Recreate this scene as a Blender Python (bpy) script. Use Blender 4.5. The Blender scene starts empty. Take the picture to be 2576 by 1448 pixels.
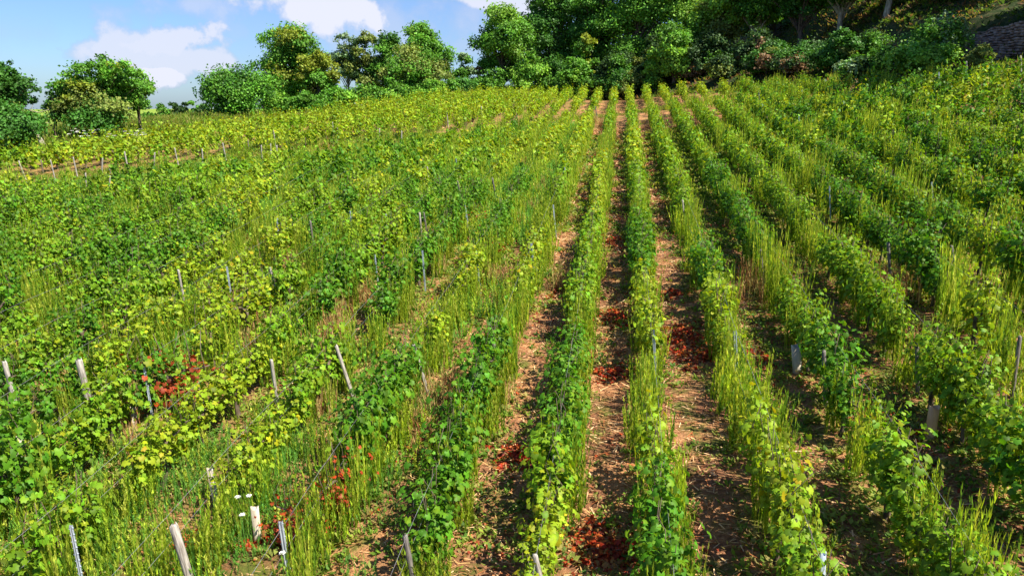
import bpy, math, random
import numpy as np
from math import radians, sin, cos, tan, pi
random.seed(7)
RG = np.random.default_rng(11)
sc = bpy.context.scene
COL = sc.collection

# ------------------------------------------------------------------ camera
CAMZ = 6.23
PITCH, YAW, SLOPE = radians(14.38), radians(8.57), radians(5.74)
FPX, CX, CY = 1771.0, 1287.5, 724.0            # photograph seen as 2575 x 1448
cam_d = bpy.data.cameras.new('camera'); cam_o = bpy.data.objects.new('camera', cam_d); COL.objects.link(cam_o)
cam_o.location = (0, 0, CAMZ)
cam_o.rotation_euler = (pi / 2 - PITCH, 0, YAW)
cam_d.sensor_width = 36; cam_d.lens = 36 * FPX / 2575
cam_d.clip_start = 0.1; cam_d.clip_end = 20000
sc.camera = cam_o

# ------------------------------------------------------------------ light
SUN_EL, SUN_AZ = radians(54), radians(-20)      # azimuth counted from +X towards +Y
SUN = np.array([cos(SUN_EL) * cos(SUN_AZ), cos(SUN_EL) * sin(SUN_AZ), sin(SUN_EL)])
sd = bpy.data.lights.new('sun', 'SUN'); sd.energy = 4.6; sd.angle = radians(0.5); sd.color = (1.0, 0.91, 0.74)
so = bpy.data.objects.new('sun', sd); COL.objects.link(so); so.location = (30, -10, 40)
so.rotation_euler = (pi / 2 - SUN_EL, 0, SUN_AZ + pi / 2)

w = bpy.data.worlds.new('World'); sc.world = w; w.use_nodes = True
nt = w.node_tree; nt.nodes.clear()
def N(nt, t, **kw):
    n = nt.nodes.new(t)
    for k, v in kw.items(): setattr(n, k, v)
    return n
def L(nt, a, b): nt.links.new(a, b)
def M_(nt, op, a, b=None, c=None, clamp=False):
    n = N(nt, 'ShaderNodeMath', operation=op); n.use_clamp = clamp
    for i, v in enumerate((a, b, c)):
        if v is None: continue
        if isinstance(v, (int, float)): n.inputs[i].default_value = v
        else: L(nt, v, n.inputs[i])
    return n.outputs[0]
out = N(nt, 'ShaderNodeOutputWorld'); bg = N(nt, 'ShaderNodeBackground')
sky = N(nt, 'ShaderNodeTexSky', sky_type='NISHITA'); sky.sun_disc = False
sky.sun_elevation = SUN_EL; sky.sun_rotation = pi / 2 - SUN_AZ
sky.air_density = 1.1; sky.dust_density = 0.6; sky.ozone_density = 2.0
tc = N(nt, 'ShaderNodeTexCoord')
sep = N(nt, 'ShaderNodeSeparateXYZ'); L(nt, tc.outputs['Generated'], sep.inputs[0])
az = M_(nt, 'ARCTAN2', sep.outputs[0], sep.outputs[1])      # 0 = +Y, positive to the right
el = M_(nt, 'ARCSINE', sep.outputs[2])
nz = N(nt, 'ShaderNodeTexNoise'); nz.inputs['Scale'].default_value = 11.0; nz.inputs['Detail'].default_value = 7
nz.inputs['Roughness'].default_value = 0.6; L(nt, tc.outputs['Generated'], nz.inputs['Vector'])
nz2 = N(nt, 'ShaderNodeTexNoise'); nz2.inputs['Scale'].default_value = 3.5; nz2.inputs['Detail'].default_value = 4
L(nt, tc.outputs['Generated'], nz2.inputs['Vector'])
rR = np.array([cos(YAW), sin(YAW), 0.]); fF = np.array([-sin(YAW) * cos(PITCH), cos(YAW) * cos(PITCH), -sin(PITCH)]); uU = np.cross(rR, fF)
CAM = np.array([0, 0, CAMZ])
def ray(px, py):
    d = fF * FPX + rR * (px - CX) - uU * (py - CY)
    return d / np.linalg.norm(d)
def azel(px, py):
    d = ray(px, py); return math.atan2(d[0], d[1]), math.asin(d[2])
# cumulus and veils of the sky: (px, py, half width px, half height px, strength, softness)
CL = [(330, 140, 190, 52, 1.0, .55), (460, 118, 85, 48, 1.05, .40), (250, 130, 90, 30, .9, .5), (490, 195, 75, 42, 1.0, .5), (425, 246, 60, 22, 1.25, .4),
      (470, 30, 190, 55, .7, .9), (780, 15, 190, 55, 1.2, .6), (1060, 70, 330, 110, .62, 1.0), (1260, 10, 130, 35, 1.1, .6),
      (620, 110, 160, 50, .35, 1.0), (40, 90, 130, 60, .25, 1.0), (1290, 150, 200, 60, .5, 1.0)]
mask = None
wz = N(nt, 'ShaderNodeTexNoise'); wz.inputs['Scale'].default_value = 6; wz.inputs['Detail'].default_value = 3; L(nt, tc.outputs['Generated'], wz.inputs['Vector'])
wsep = N(nt, 'ShaderNodeSeparateColor'); L(nt, wz.outputs['Color'], wsep.inputs[0])
az = M_(nt, 'ADD', az, M_(nt, 'MULTIPLY', M_(nt, 'SUBTRACT', wsep.outputs[0], .5), .22)); el = M_(nt, 'ADD', el, M_(nt, 'MULTIPLY', M_(nt, 'SUBTRACT', wsep.outputs[1], .5), .10))
for (px, py, hw, hh, st, sf) in CL:
    a0, e0 = azel(px, py); a1, _ = azel(px + hw, py); _, e1 = azel(px, py - hh)
    dx = M_(nt, 'DIVIDE', M_(nt, 'SUBTRACT', az, a0), abs(a1 - a0)); dy = M_(nt, 'DIVIDE', M_(nt, 'SUBTRACT', el, e0), abs(e1 - e0))
    r = M_(nt, 'SQRT', M_(nt, 'ADD', M_(nt, 'MULTIPLY', dx, dx), M_(nt, 'MULTIPLY', dy, dy)))
    v = M_(nt, 'ADD', M_(nt, 'SUBTRACT', 1.4, r), M_(nt, 'MULTIPLY', M_(nt, 'SUBTRACT', nz.outputs[0], 0.5), 5.5))
    v = M_(nt, 'MULTIPLY', M_(nt, 'SMOOTH_MIN', M_(nt, 'MAXIMUM', M_(nt, 'DIVIDE', v, sf * 1.25), 0.0), 1.0, 0.3), st)
    mask = v if mask is None else M_(nt, 'MAXIMUM', mask, v)
# thin cover over the rest of the sky
rest = M_(nt, 'MULTIPLY', M_(nt, 'SUBTRACT', nz2.outputs[0], 0.42, clamp=True), 1.2)
mask = M_(nt, 'MAXIMUM', mask, rest)
mask = M_(nt, 'MULTIPLY', mask, 0.85, clamp=True)
ccol = N(nt, 'ShaderNodeMix', data_type='RGBA')
ccol.inputs[6].default_value = (1.8, 2.15, 3.4, 1); ccol.inputs[7].default_value = (3.9, 4.05, 4.7, 1)
L(nt, mask, ccol.inputs[0])
skyc = N(nt, 'ShaderNodeMix', data_type='RGBA', blend_type='MULTIPLY'); skyc.inputs[0].default_value = 1
L(nt, sky.outputs[0], skyc.inputs[6]); skyc.inputs[7].default_value = (0.40, 0.54, 0.80, 1)
mx = N(nt, 'ShaderNodeMix', data_type='RGBA'); L(nt, mask, mx.inputs[0]); L(nt, skyc.outputs[2], mx.inputs[6]); L(nt, ccol.outputs[2], mx.inputs[7])
L(nt, mx.outputs[2], bg.inputs[0]); bg.inputs[1].default_value = 0.085; L(nt, bg.outputs[0], out.inputs[0])
sc.view_settings.view_transform = 'Standard'; sc.view_settings.look = 'None'; sc.view_settings.gamma = 1
sc.view_settings.exposure = 1.35
sc.cycles.max_bounces = 6; sc.cycles.diffuse_bounces = 3; sc.cycles.glossy_bounces = 2
sc.cycles.transmission_bounces = 3; sc.cycles.transparent_max_bounces = 4

# ------------------------------------------------------------------ ground shape
EDGE = np.array([(-60, 5), (-45, 20), (-31, 34), (-27.7, 44.4), (-24.5, 49.5), (-22.7, 56.2), (-17.3, 67.4), (-12.5, 70.7), (-2.6, 73.8),
                 (3, 69), (8, 62), (10.5, 57.5), (15.6, 47), (18.6, 39.5), (20.6, 33), (23, 23), (27, 5), (32, -25)], float)
def c_(x):
    x = np.asarray(x, float)
    return np.where(x < 0, -.07 * (-33 - x).clip(0, 60), np.where(x < 19, .1 * x + .005 * x * x, 3.705 + .06 * (x - 19).clip(0, 60)))
def sstep(a, b, x):
    t = np.clip((x - a) / (b - a), 0, 1); return t * t * (3 - 2 * t)
def edge_d(x, y):
    """signed distance beyond the vineyard's far edge (positive outside)"""
    x = np.asarray(x, float); y = np.asarray(y, float)
    best = np.full(np.broadcast(x, y).shape, 1e9); sgn = np.ones_like(best)
    for (x0, y0), (x1, y1) in zip(EDGE[:-1], EDGE[1:]):
        dx, dy = x1 - x0, y1 - y0; l2 = dx * dx + dy * dy
        t = np.clip(((x - x0) * dx + (y - y0) * dy) / l2, 0, 1)
        d = np.hypot(x - x0 - t * dx, y - y0 - t * dy)
        s = np.sign(dx * (y - y0) - dy * (x - x0))
        m = d < best - 1e-9
        best = np.where(m, d, best); sgn = np.where(m, s, sgn)
    return best * sgn
TS = tan(SLOPE)
def T(x, y):
    x = np.asarray(x, float); y = np.asarray(y, float)
    k0 = 45 + 30 * sstep(-26, -11, x); cap = k0 + 13
    yy = np.where(y < k0, y, k0 + (cap - k0) * (1 - np.exp(-(np.maximum(y, k0) - k0) / (cap - k0) * 1.0)))
    mid = sstep(-14, -2, x) ; yy = yy * (1 - mid) + np.where(y < 66, y, 66 + (y - 66) * .35) * mid
    z = np.maximum(yy, -60) * TS + c_(x)
    e = edge_d(x, y); wgt = sstep(-9, 8, x)
    b = np.maximum(e - 1.5, 0); b = (1.1 - 1.2 * sstep(11, 19, x)) * (1 - np.exp(-b * .5)) + 0.06 * b * (1 - sstep(11, 19, x)) + sstep(16, 21, x) * (2.4 * sstep(8.2, 10, e) + .34 * (e - 9).clip(0, 40))
    z = z + wgt * b
    r = np.hypot(x, y - 30); far = sstep(110, 260, r)
    z = z * (1 - far) + far * (2.0 - 0.012 * np.minimum(r, 1500))
    return z
def march(px, py, h=0.0, smax=160):
    d = ray(px, py); s = np.arange(4, smax, .05)
    P = CAM[None] + d[None] * s[:, None]
    hit = np.nonzero(P[:, 2] < T(P[:, 0], P[:, 1]) + h)[0]
    return P[hit[0]] if len(hit) else P[-1]
def at(px, py, D):
    d = fF * FPX + rR * (px - CX) - uU * (py - CY); return CAM + d * D / FPX
def proj(P):
    v = np.asarray(P) - CAM; z = v @ fF
    return CX + FPX * (v @ rR) / z, CY - FPX * (v @ uU) / z, z

# ------------------------------------------------------------------ materials
def mat_leaf(name, trans=0.3, rough=0.5, spec=0.3, tsat=(1.25, 1.15, 0.5), base=None, hue_rand=0.0):
    m = bpy.data.materials.new(name); m.use_nodes = True; t = m.node_tree; t.nodes.clear()
    o = N(t, 'ShaderNodeOutputMaterial'); p = N(t, 'ShaderNodeBsdfPrincipled'); tr = N(t, 'ShaderNodeBsdfTranslucent')
    at_ = N(t, 'ShaderNodeAttribute'); at_.attribute_name = 'Col'
    src = at_.outputs[0]
    # faint mottling inside each leaf
    g = N(t, 'ShaderNodeTexCoord'); nn = N(t, 'ShaderNodeTexNoise'); nn.inputs['Scale'].default_value = 22; nn.inputs['Detail'].default_value = 3
    L(t, g.outputs['Object'], nn.inputs['Vector'])
    f = M_(t, 'ADD', M_(t, 'MULTIPLY', nn.outputs[0], 0.7), 0.65)
    mul = N(t, 'ShaderNodeVectorMath', operation='SCALE'); L(t, src, mul.inputs[0]); L(t, f, mul.inputs['Scale'])
    src = mul.outputs[0]
    L(t, src, p.inputs['Base Color']); p.inputs['Roughness'].default_value = rough; p.inputs['Specular IOR Level'].default_value = spec
    tm = N(t, 'ShaderNodeMix', data_type='RGBA', blend_type='MULTIPLY'); tm.inputs[0].default_value = 1
    L(t, src, tm.inputs[6]); tm.inputs[7].default_value = (*tsat, 1); L(t, tm.outputs[2], tr.inputs[0])
    mxs = N(t, 'ShaderNodeMixShader'); mxs.inputs[0].default_value = trans
    L(t, p.outputs[0], mxs.inputs[1]); L(t, tr.outputs[0], mxs.inputs[2]); L(t, mxs.outputs[0], o.inputs[0])
    return m
def mat_noise(name, c1, c2, scale=8, rough=.8, stretch=(1, 1, 1), bump=.2, metal=0, c3=None):
    m = bpy.data.materials.new(name); m.use_nodes = True; t = m.node_tree
    p = t.nodes['Principled BSDF']; g = N(t, 'ShaderNodeTexCoord'); mp = N(t, 'ShaderNodeMapping'); mp.inputs['Scale'].default_value = stretch
    L(t, g.outputs['Object'], mp.inputs[0]); nn = N(t, 'ShaderNodeTexNoise'); nn.inputs['Scale'].default_value = scale; nn.inputs['Detail'].default_value = 8
    L(t, mp.outputs[0], nn.inputs['Vector']); r = N(t, 'ShaderNodeValToRGB'); L(t, nn.outputs[0], r.inputs[0])
    r.color_ramp.elements[0].position = .35; r.color_ramp.elements[0].color = (*c1, 1); r.color_ramp.elements[1].position = .68; r.color_ramp.elements[1].color = (*c2, 1)
    if c3: e = r.color_ramp.elements.new(.5); e.color = (*c3, 1)
    L(t, r.outputs[0], p.inputs['Base Color']); p.inputs['Roughness'].default_value = rough; p.inputs['Metallic'].default_value = metal
    b = N(t, 'ShaderNodeBump'); b.inputs['Strength'].default_value = bump; b.inputs['Distance'].default_value = .02; L(t, nn.outputs[0], b.inputs['Height']); L(t, b.outputs[0], p.inputs['Normal'])
    return m
M_VINE = mat_leaf('vine_leaf', .40, .5, .2, (1.35, 1.15, .4))
M_WEED = mat_leaf('weed_leaf', .5, .6, .2, (1.25, 1.15, .5))
M_TREE = mat_leaf('tree_leaf', .28, .55, .25, (1.3, 1.15, .45))
M_DRY = mat_leaf('dry_leaf', .2, .8, .1, (1.2, .9, .6))
M_BARK = mat_noise('bark', (.035, .024, .016), (.16, .12, .085), 14, .9, (1, 1, .25), .6)
M_PALEBARK = mat_noise('pale_bark', (.16, .14, .11), (.42, .38, .32), 10, .9, (1, 1, .3), .4)
M_WOOD = mat_noise('weathered_wood', (.16, .14, .12), (.46, .43, .38), 9, .85, (6, 6, .5), .5, c3=(.30, .28, .25))
M_DWOOD = mat_noise('dark_weathered_wood', (.05, .045, .04), (.22, .20, .18), 9, .85, (6, 6, .5), .5)
M_METAL = mat_noise('galvanised_steel', (.30, .37, .47), (.56, .63, .74), 6, .42, (3, 3, .6), .05, metal=.35)
M_WIRE = mat_noise('wire', (.28, .28, .30), (.5, .5, .52), 5, .4, bump=0, metal=.6)
M_TUBE = mat_noise('pale_plastic', (.30, .26, .20), (.56, .50, .42), 5, .6, (2, 2, .5), .1)
M_TUBEO = mat_noise('tan_plastic', (.48, .26, .11), (.72, .45, .22), 5, .6, (2, 2, .5), .1)
M_STONE = mat_noise('limestone', (.13, .09, .07), (.42, .33, .26), 3.0, .9, bump=.7, c3=(.25, .18, .14))
M_WHITE = mat_noise('petal_white', (.7, .7, .68), (.85, .85, .82), 5, .8, bump=0)

# ------------------------------------------------------------------ mesh helpers
def mesh_np(name, V, F, mat, col=None, smooth=False):
    """V (n,3); F list of (m,k) index arrays"""
    me = bpy.data.meshes.new(name)
    if not isinstance(F, list): F = [F]
    F = [f for f in F if len(f)]
    loops = np.concatenate([f.ravel() for f in F]).astype(np.int32)
    tot = np.concatenate([np.full(len(f), f.shape[1], np.int32) for f in F])
    start = np.concatenate([[0], np.cumsum(tot)[:-1]]).astype(np.int32)
    me.vertices.add(len(V)); me.vertices.foreach_set('co', np.ascontiguousarray(V, np.float32).ravel())
    me.loops.add(len(loops)); me.loops.foreach_set('vertex_index', loops)
    me.polygons.add(len(tot)); me.polygons.foreach_set('loop_start', start); me.polygons.foreach_set('loop_total', tot)
    if smooth: me.polygons.foreach_set('use_smooth', np.ones(len(tot), bool))
    if col is not None:
        a = me.color_attributes.new('Col', 'FLOAT_COLOR', 'POINT')
        c = np.ones((len(V), 4), np.float32); c[:, :3] = col; a.data.foreach_set('color', c.ravel())
    me.update(calc_edges=True); me.materials.append(mat)
    return me
def obj(name, me, parent=None, loc=None):
    o = bpy.data.objects.new(name, me); COL.objects.link(o)
    if parent: o.parent = parent
    if loc is not None: o.location = loc
    return o
def tag(o, label=None, cat=None, group=None, kind=None):
    if label: o['label'] = label
    if cat: o['category'] = cat
    if group: o['group'] = group
    if kind: o['kind'] = kind
    return o
def empty(name, loc, label, cat, group=None, rz=0):
    o = bpy.data.objects.new(name, None); COL.objects.link(o); o.location = loc; o.rotation_euler = (0, 0, rz); o.empty_display_size = .1
    return tag(o, label, cat, group)
def unit(v): return v / (np.linalg.norm(v, axis=-1, keepdims=True) + 1e-9)
def frames(nrm, spin=None, up=None):
    """tangent frames for normals; up = wanted direction of the leaf tip"""
    n = unit(nrm)
    if up is None: up = unit(RG.normal(size=n.shape))
    t2 = unit(up - n * np.sum(up * n, 1, keepdims=True)); t1 = np.cross(t2, n)
    return t1, t2, n
def stamp(P, nrm, size, tmpl, faces, col, up=None, colj=.0):
    """copies of a small template at P"""
    n = len(P); t1, t2, t3 = frames(nrm, up=up); k = len(tmpl)
    s = np.broadcast_to(size, (n,))[:, None, None]
    V = P[:, None, :] + s * (tmpl[None, :, 0:1] * t1[:, None] + tmpl[None, :, 1:2] * t2[:, None] + tmpl[None, :, 2:3] * t3[:, None])
    Fs = (faces[None] + (np.arange(n) * k)[:, None, None]).reshape(-1, faces.shape[1])
    C = np.repeat(np.broadcast_to(col, (n, 3)), k, 0)
    return V.reshape(-1, 3), Fs, C
def join(parts):
    V, F, C, o = [], {}, [], 0
    for v, f, c in parts:
        fs = f if isinstance(f, list) else [f]
        for g in fs:
            if len(g): F.setdefault(g.shape[1], []).append(g + o)
        V.append(v); C.append(np.broadcast_to(c, (len(v), 3))); o += len(v)
    return np.concatenate(V), [np.concatenate(x) for x in F.values()], np.concatenate(C)
def tube(pts, rad, n=6, cap=True):
    pts = np.asarray(pts, float); rad = np.broadcast_to(rad, (len(pts),)); V = []; F = []
    d = unit(np.gradient(pts, axis=0)); ref = np.array([0.3, 0.9, 0.1]) if abs(d[0][2]) > .7 else np.array([0, 0, 1.])
    for p, q, r in zip(pts, d, rad):
        a = unit(np.cross(q, ref)); b = np.cross(q, a)
        for i in range(n):
            th = 2 * pi * i / n; V.append(p + r * (cos(th) * a + sin(th) * b))
    for j in range(len(pts) - 1):
        for i in range(n): F.append((j * n + i, j * n + (i + 1) % n, (j + 1) * n + (i + 1) % n, (j + 1) * n + i))
    Fs = [np.array(F)]
    if cap: Fs.append(np.array([[(len(pts) - 1) * n + i for i in range(n)]]))
    return np.array(V), Fs, np.zeros(3)
# leaf shapes
def lobed():
    ang = [90, 62, 38, 8, -22, -58, -90, -122, -158, 172, 142, 118]
    rad = [.62, .44, .56, .40, .52, .50, .14, .50, .52, .40, .56, .44]
    pts = [(0, 0, 0.05)] + [(r * cos(radians(a)), r * sin(radians(a)), (-.13 if r > .45 else -.01)) for a, r in zip(ang, rad)]
    f = [(0, i + 1, (i + 1) % 12 + 1) for i in range(12)]
    return np.array(pts), np.array(f)
LOB, LOBF = lobed()
RHO = np.array([(0, -.5, 0), (.36, 0, -.06), (0, .55, 0), (-.36, 0, -.06)]); RHOF = np.array([(0, 1, 2, 3)])
FOLD = np.array([(0, -.5, 0), (.42, -.1, -.12), (.2, .45, -.1), (0, .55, .02), (-.24, .4, -.1), (-.42, -.12, -.12)]); FOLDF = np.array([(0, 1, 2, 3), (0, 3, 4, 5)])
BLADE = np.array([(-.08, 0, 0), (.08, 0, 0), (0, 1, .1)]); BLADEF = np.array([(0, 1, 2)])
TONES = {'dark': (.075, .205, .012), 'mid': (.145, .285, .014), 'yellow': (.235, .35, .018), 'red': (.30, .06, .02)}
def tonecol(t, n, v=.25):
    c = np.array(TONES[t])[None] * (1 + v * RG.normal(size=(n, 1))).clip(.45, 1.8)
    c = c * np.where(RG.random((n, 1)) < .12, np.array([(1.5, 1.05, .8)]), 1.0); k = RG.random((n, 1)); alt = np.array(TONES['yellow' if t != 'dark' else 'mid'])
    if t != 'red': c = np.where(k < .18, c * .4 + alt * .6, c)
    return c * (1 + .08 * RG.normal(size=(n, 3))).clip(.7, 1.3)

# ------------------------------------------------------------------ vines
def vine_leaves(tone, nshoot=20, per=15, lsize=.096, wide=.25, h0=.38, h1=1.28, sparse=1.0, length=.58, tmpl=(LOB, LOBF)):
    P, Nn = [], []
    for i in range(nshoot):
        y0 = RG.uniform(-length, length); x0 = RG.normal(0, .07); side = RG.choice((-1, 1))
        top = RG.uniform(h1 - .45, h1 + .14) if i > 1 else h1 + RG.uniform(.1, .3)
        sx = side * RG.uniform(.02, wide); sy = RG.normal(0, .2); droop = RG.random() < .3
        m = int(per * RG.uniform(.7, 1.25) * sparse) + 1
        for t in np.linspace(.0, 1, m):
            z = h0 + (top - h0) * t
            if droop and t > .6: z -= (t - .6) * .9
            x = x0 + sx * (math.sin(t * 2.2)) ; y = y0 + sy * t
            off = RG.normal(0, 1, 3) * (.065, .06, .05)
            P.append((x + off[0], y + off[1], z + off[2])); Nn.append((x * 2.2 + off[0] * 4 + .05 * side, off[1] * 5, .55 + RG.uniform(-.25, .4)))
    P = np.array(P); Nn = np.array(Nn) + RG.normal(0, .32, (len(P), 3))
    s = lsize * RG.uniform(.6, 1.3, len(P)) * np.where(P[:, 2] > h1 - .1, .8, 1)
    Nn[:, 2] += np.where(RG.random(len(P)) < .15, -1.2, 0); up = np.stack([np.sign(P[:, 0]) * .4, RG.normal(0, .5, len(P)), -np.ones(len(P))], 1)
    return stamp(P, Nn, s, tmpl[0], tmpl[1], tonecol(tone, len(P)), up=up)
def trunk_mesh(i):
    r = random.Random(i); p = [(0, 0, -.08)]; x = y = 0
    for k in range(6):
        x += r.uniform(-.04, .04); y += r.uniform(-.05, .05); p.append((x, y, .1 * (k + 1)))
    a = tube(p, [.055, .045, .042, .035, .04, .034, .05], 7)
    parts = [a]
    for s in (-1, 1):
        q = [(x, y, .56), (x + .02, y + .16 * s, .66), (x + .01, y + .36 * s, .68), (x, y + .52 * s, .72)]
        parts.append(tube(q, [.03, .022, .016, .01], 6))
        for t in range(3):
            yy = y + s * (.12 + .17 * t); parts.append(tube([(x, yy, .66), (x + r.uniform(-.1, .1), yy + r.uniform(-.05, .05), .95), (x + r.uniform(-.16, .16), yy + r.uniform(-.1, .1), 1.22)], [.008, .006, .004], 4))
    V, F, C = join(parts); return mesh_np('vine_trunk', V, F, M_BARK, smooth=True)
TRUNKS = [trunk_mesh(i) for i in range(5)]
VM = {}
for tone in ('dark', 'mid', 'yellow'):
    VM[tone] = []
    for i in range(6):
        V, F, C = vine_leaves(tone, nshoot=RG.integers(28, 36) if tone != 'yellow' else 27, per=18 if tone != 'yellow' else 15, wide=.25 if tone != 'yellow' else .21)
        VM[tone].append(mesh_np('vine_foliage_' + tone, V, F, M_VINE, C))
VM['red'] = []
for i in range(3):
    a = vine_leaves('red', 16, 18, .068, .24, .2, .95, length=.35); b = vine_leaves('mid', 4, 8, .10, .3, .3, 1.1, length=.4)
    V, F, C = join([a, b]); VM['red'].append(mesh_np('vine_foliage_red', V, F, M_VINE, C))

ROWX = {k: (-.74 + 1.42 * k if k <= 0 else .64 + 1.42 * (k - 1)) for k in range(-45, 24)}   # row 1 is the near-upright one
# what stands along the rows nearest the camera, by height in the picture (from, to, tone); no entry = no vine there
TAB = {
 1: [(262, 330, 'mid'), (330, 420, 'yellow'), (420, 560, 'mid'), (560, 690, 'dark'), (690, 860, 'yellow'), (1085, 1180, 'yellow'), (1180, 1500, 'dark')],
 0: [(262, 330, 'mid'), (400, 570, 'yellow'), (570, 800, 'mid'), (850, 1080, 'dark'), (1080, 1215, 'mid'), (1225, 1500, 'yellow')],
 -1: [(240, 420, 'yellow'), (420, 520, 'mid'), (600, 720, 'yellow'), (860, 1060, 'dark'), (1085, 1360, 'dark')],
 -2: [(240, 400, 'yellow'), (450, 620, 'dark'), (640, 700, 'yellow'), (770, 860, 'yellow'), (900, 1110, 'dark')],
 -3: [(240, 440, 'yellow'), (480, 700, 'dark'), (700, 830, 'dark'), (860, 1000, 'mid'), (1000, 1180, 'yellow')],
 2: [(262, 430, 'mid'), (430, 520, 'mid'), (620, 720, 'dark'), (722, 865, 'yellow'), (1150, 1345, 'yellow'), (1380, 1500, 'mid')],
 3: [(240, 420, 'mid'), (430, 640, 'dark'), (700, 850, 'mid'), (1000, 1000, 'mid'), (1130, 1500, 'mid')],
 4: [(240, 560, 'mid'), (600, 800, 'mid'), (850, 1110, 'dark'), (1200, 1300, 'mid')],
 5: [(200, 420, 'mid'), (450, 700, 'dark'), (740, 900, 'yellow'), (900, 1300, 'dark')],
}
TAB[3].insert(3, (845, 1110, 'dark')); TAB[4] = [(240, 560, 'mid'), (600, 800, 'mid'), (905, 1120, 'mid'), (1150, 1400, 'dark')]
TRK = np.array([(-46, 22), (-35, 26.5), (-28.4, 29.5), (-24.5, 31), (-20.6, 34.8), (-14.1, 40.6), (-10.3, 45), (-5.2, 52), (.8, 57), (4, 57), (8, 55)], float)
def trk(x): return np.interp(x, TRK[:, 0], TRK[:, 1])
def nz1(a, b, s=1.0):      # cheap smooth noise
    return (math.sin(a * 1.7 * s + 3.1 * math.sin(b * .9 * s)) + math.sin(b * 2.3 * s + 1.7 * math.sin(a * 1.3 * s)) + math.sin((a + b) * .71 * s + 2)) / 3
cand = []
for k in ROWX:
    x = ROWX[k]; y = 3.0 + random.random()
    while y < 80:
        y += 1.0
        yj = y + random.uniform(-.12, .12); xj = x + random.uniform(-.05, .05) * (1 if k > -5 else 2.2)
        if edge_d(xj, yj) > -.8: continue
        back = yj > trk(xj)
        dtr = trk(xj) - yj
        if x < 9 and -1.0 < dtr < (4.5 if x > -8 else 6.5 + nz1(x, 3) * 1.2): continue
        P = (xj, yj, float(T(xj, yj)) + .75); px, py, z = proj(P)
        if z < 3 or px < -130 or px > 2720 or py > 1620: continue
        if k != 1 and not back and random.random() < .06: continue
        if back and x < 9: tone = 'yellow' if random.random() < .72 else 'mid'
        elif k in TAB:
            tone = None
            for a, b, t in TAB[k]:
                if a <= py < b: tone = t
            if tone is None: continue
        else:
            n = nz1(x, y * .5)
            if k < -3:
                if n > .5 and random.random() < .6: continue
                tone = 'yellow' if nz1(x * .7 + 9, y * .35) > .25 else ('dark' if random.random() < .45 else 'mid')
            else:
                if n > .55 and random.random() < .7: continue
                tone = 'dark' if random.random() < (.4 if k < 5 else .6) else ('mid' if random.random() < .65 else 'yellow')
        cand.append([k, xj, yj, P[2] - .75, tone, z, px, py, back])
cand.sort(key=lambda c: c[5])
inview = [c for c in cand if -40 < c[6] < 2615 and c[7] < 1540]
near, rest = inview[:296], inview[296:] + []
print('vines in view', len(inview), 'last near z', near[-1][5])
ORD = ['', 'first', 'second', 'third', 'fourth', 'fifth', 'sixth', 'seventh', 'eighth', 'ninth', 'tenth', 'eleventh', 'twelfth', 'thirteenth', 'fourteenth', 'fifteenth', 'sixteenth', 'seventeenth', 'eighteenth', 'nineteenth', 'twentieth', 'twenty-first', 'twenty-second', 'twenty-third', 'twenty-fourth', 'twenty-fifth', 'twenty-sixth', 'twenty-seventh', 'twenty-eighth', 'twenty-ninth', 'thirtieth'] + ['%dth' % i for i in range(31, 80)]
def rowname(k):
    if k == 1: return 'the upright centre row'
    n = abs(k - 1); s = 'right' if k > 1 else 'left'
    return '%s row %s of the upright centre row' % (ORD[n], s)
LOOK = {'dark': 'deep green grapevine', 'mid': 'fresh green grapevine', 'yellow': 'yellow-green grapevine'}
byrow = {}
for c in sorted(near, key=lambda c: c[2]): byrow.setdefault(c[0], []).append(c)
vi = 0
for k in byrow:
    for i, (kk, x, y, z, tone, zz, px, py, back) in enumerate(byrow[k]):
        lab = '%s, %s from the near end, %s' % (LOOK[tone], ORD[i + 1], rowname(k))
        e = empty('grapevine', (x, y, z), lab, 'grapevine', 'grapevines along the trellis rows', rz=random.choice((0, pi)) + random.uniform(-.12, .12))
        s = random.uniform(.78, 1.02); e.scale = (s, s, s * random.uniform(.95, 1.28))
        obj('trunk', TRUNKS[vi % 5], e); obj('foliage', VM[tone][random.randrange(6)], e); vi += 1
# the vines farther off: one mass of foliage with trunks
FV = {t: [vine_leaves(t, 15, 9, .165, .24, .35, 1.22, tmpl=(FOLD, FOLDF)) for i in range(5)] for t in ('dark', 'mid', 'yellow')}
FV2 = {t: [vine_leaves(t, 15, 9, .175, .20, .4, 1.28, tmpl=(RHO, RHOF)) for i in range(5)] for t in ('dark', 'mid', 'yellow')}
def place(v, f, c, loc, s, rz, tint=1.0):
    ca, sa = cos(rz), sin(rz); q = v * s
    q = np.stack([q[:, 0] * ca - q[:, 1] * sa, q[:, 0] * sa + q[:, 1] * ca, q[:, 2]], 1) + np.asarray(loc)
    return q, f, c * tint
parts = []; tp = []
for (k, x, y, z, tone, zz, px, py, back) in rest:
    b = random.choice((FV if zz < 38 else FV2)[tone])
    parts.append(place(*b, (x, y, z), random.uniform(.85, 1.12), random.choice((0, pi)) + random.uniform(-.2, .2), random.uniform(.85, 1.15)))
    if random.random() < .6: tp.append(tube([(x, y, z - .05), (x + random.uniform(-.05, .05), y, z + .3), (x, y, z + .65)], [.05, .04, .03], 4))
V, F, C = join(parts)
o = obj('distant_vines', mesh_np('distant_vines', V, F, M_VINE, C)); tag(o, 'mass of yellow-green grapevines covering the far half of the slope', 'grapevines', kind='stuff')
V, F, C = join(tp); obj('trunk', mesh_np('distant_trunks', V, F, M_BARK), o)['kind'] = 'stuff'

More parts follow.
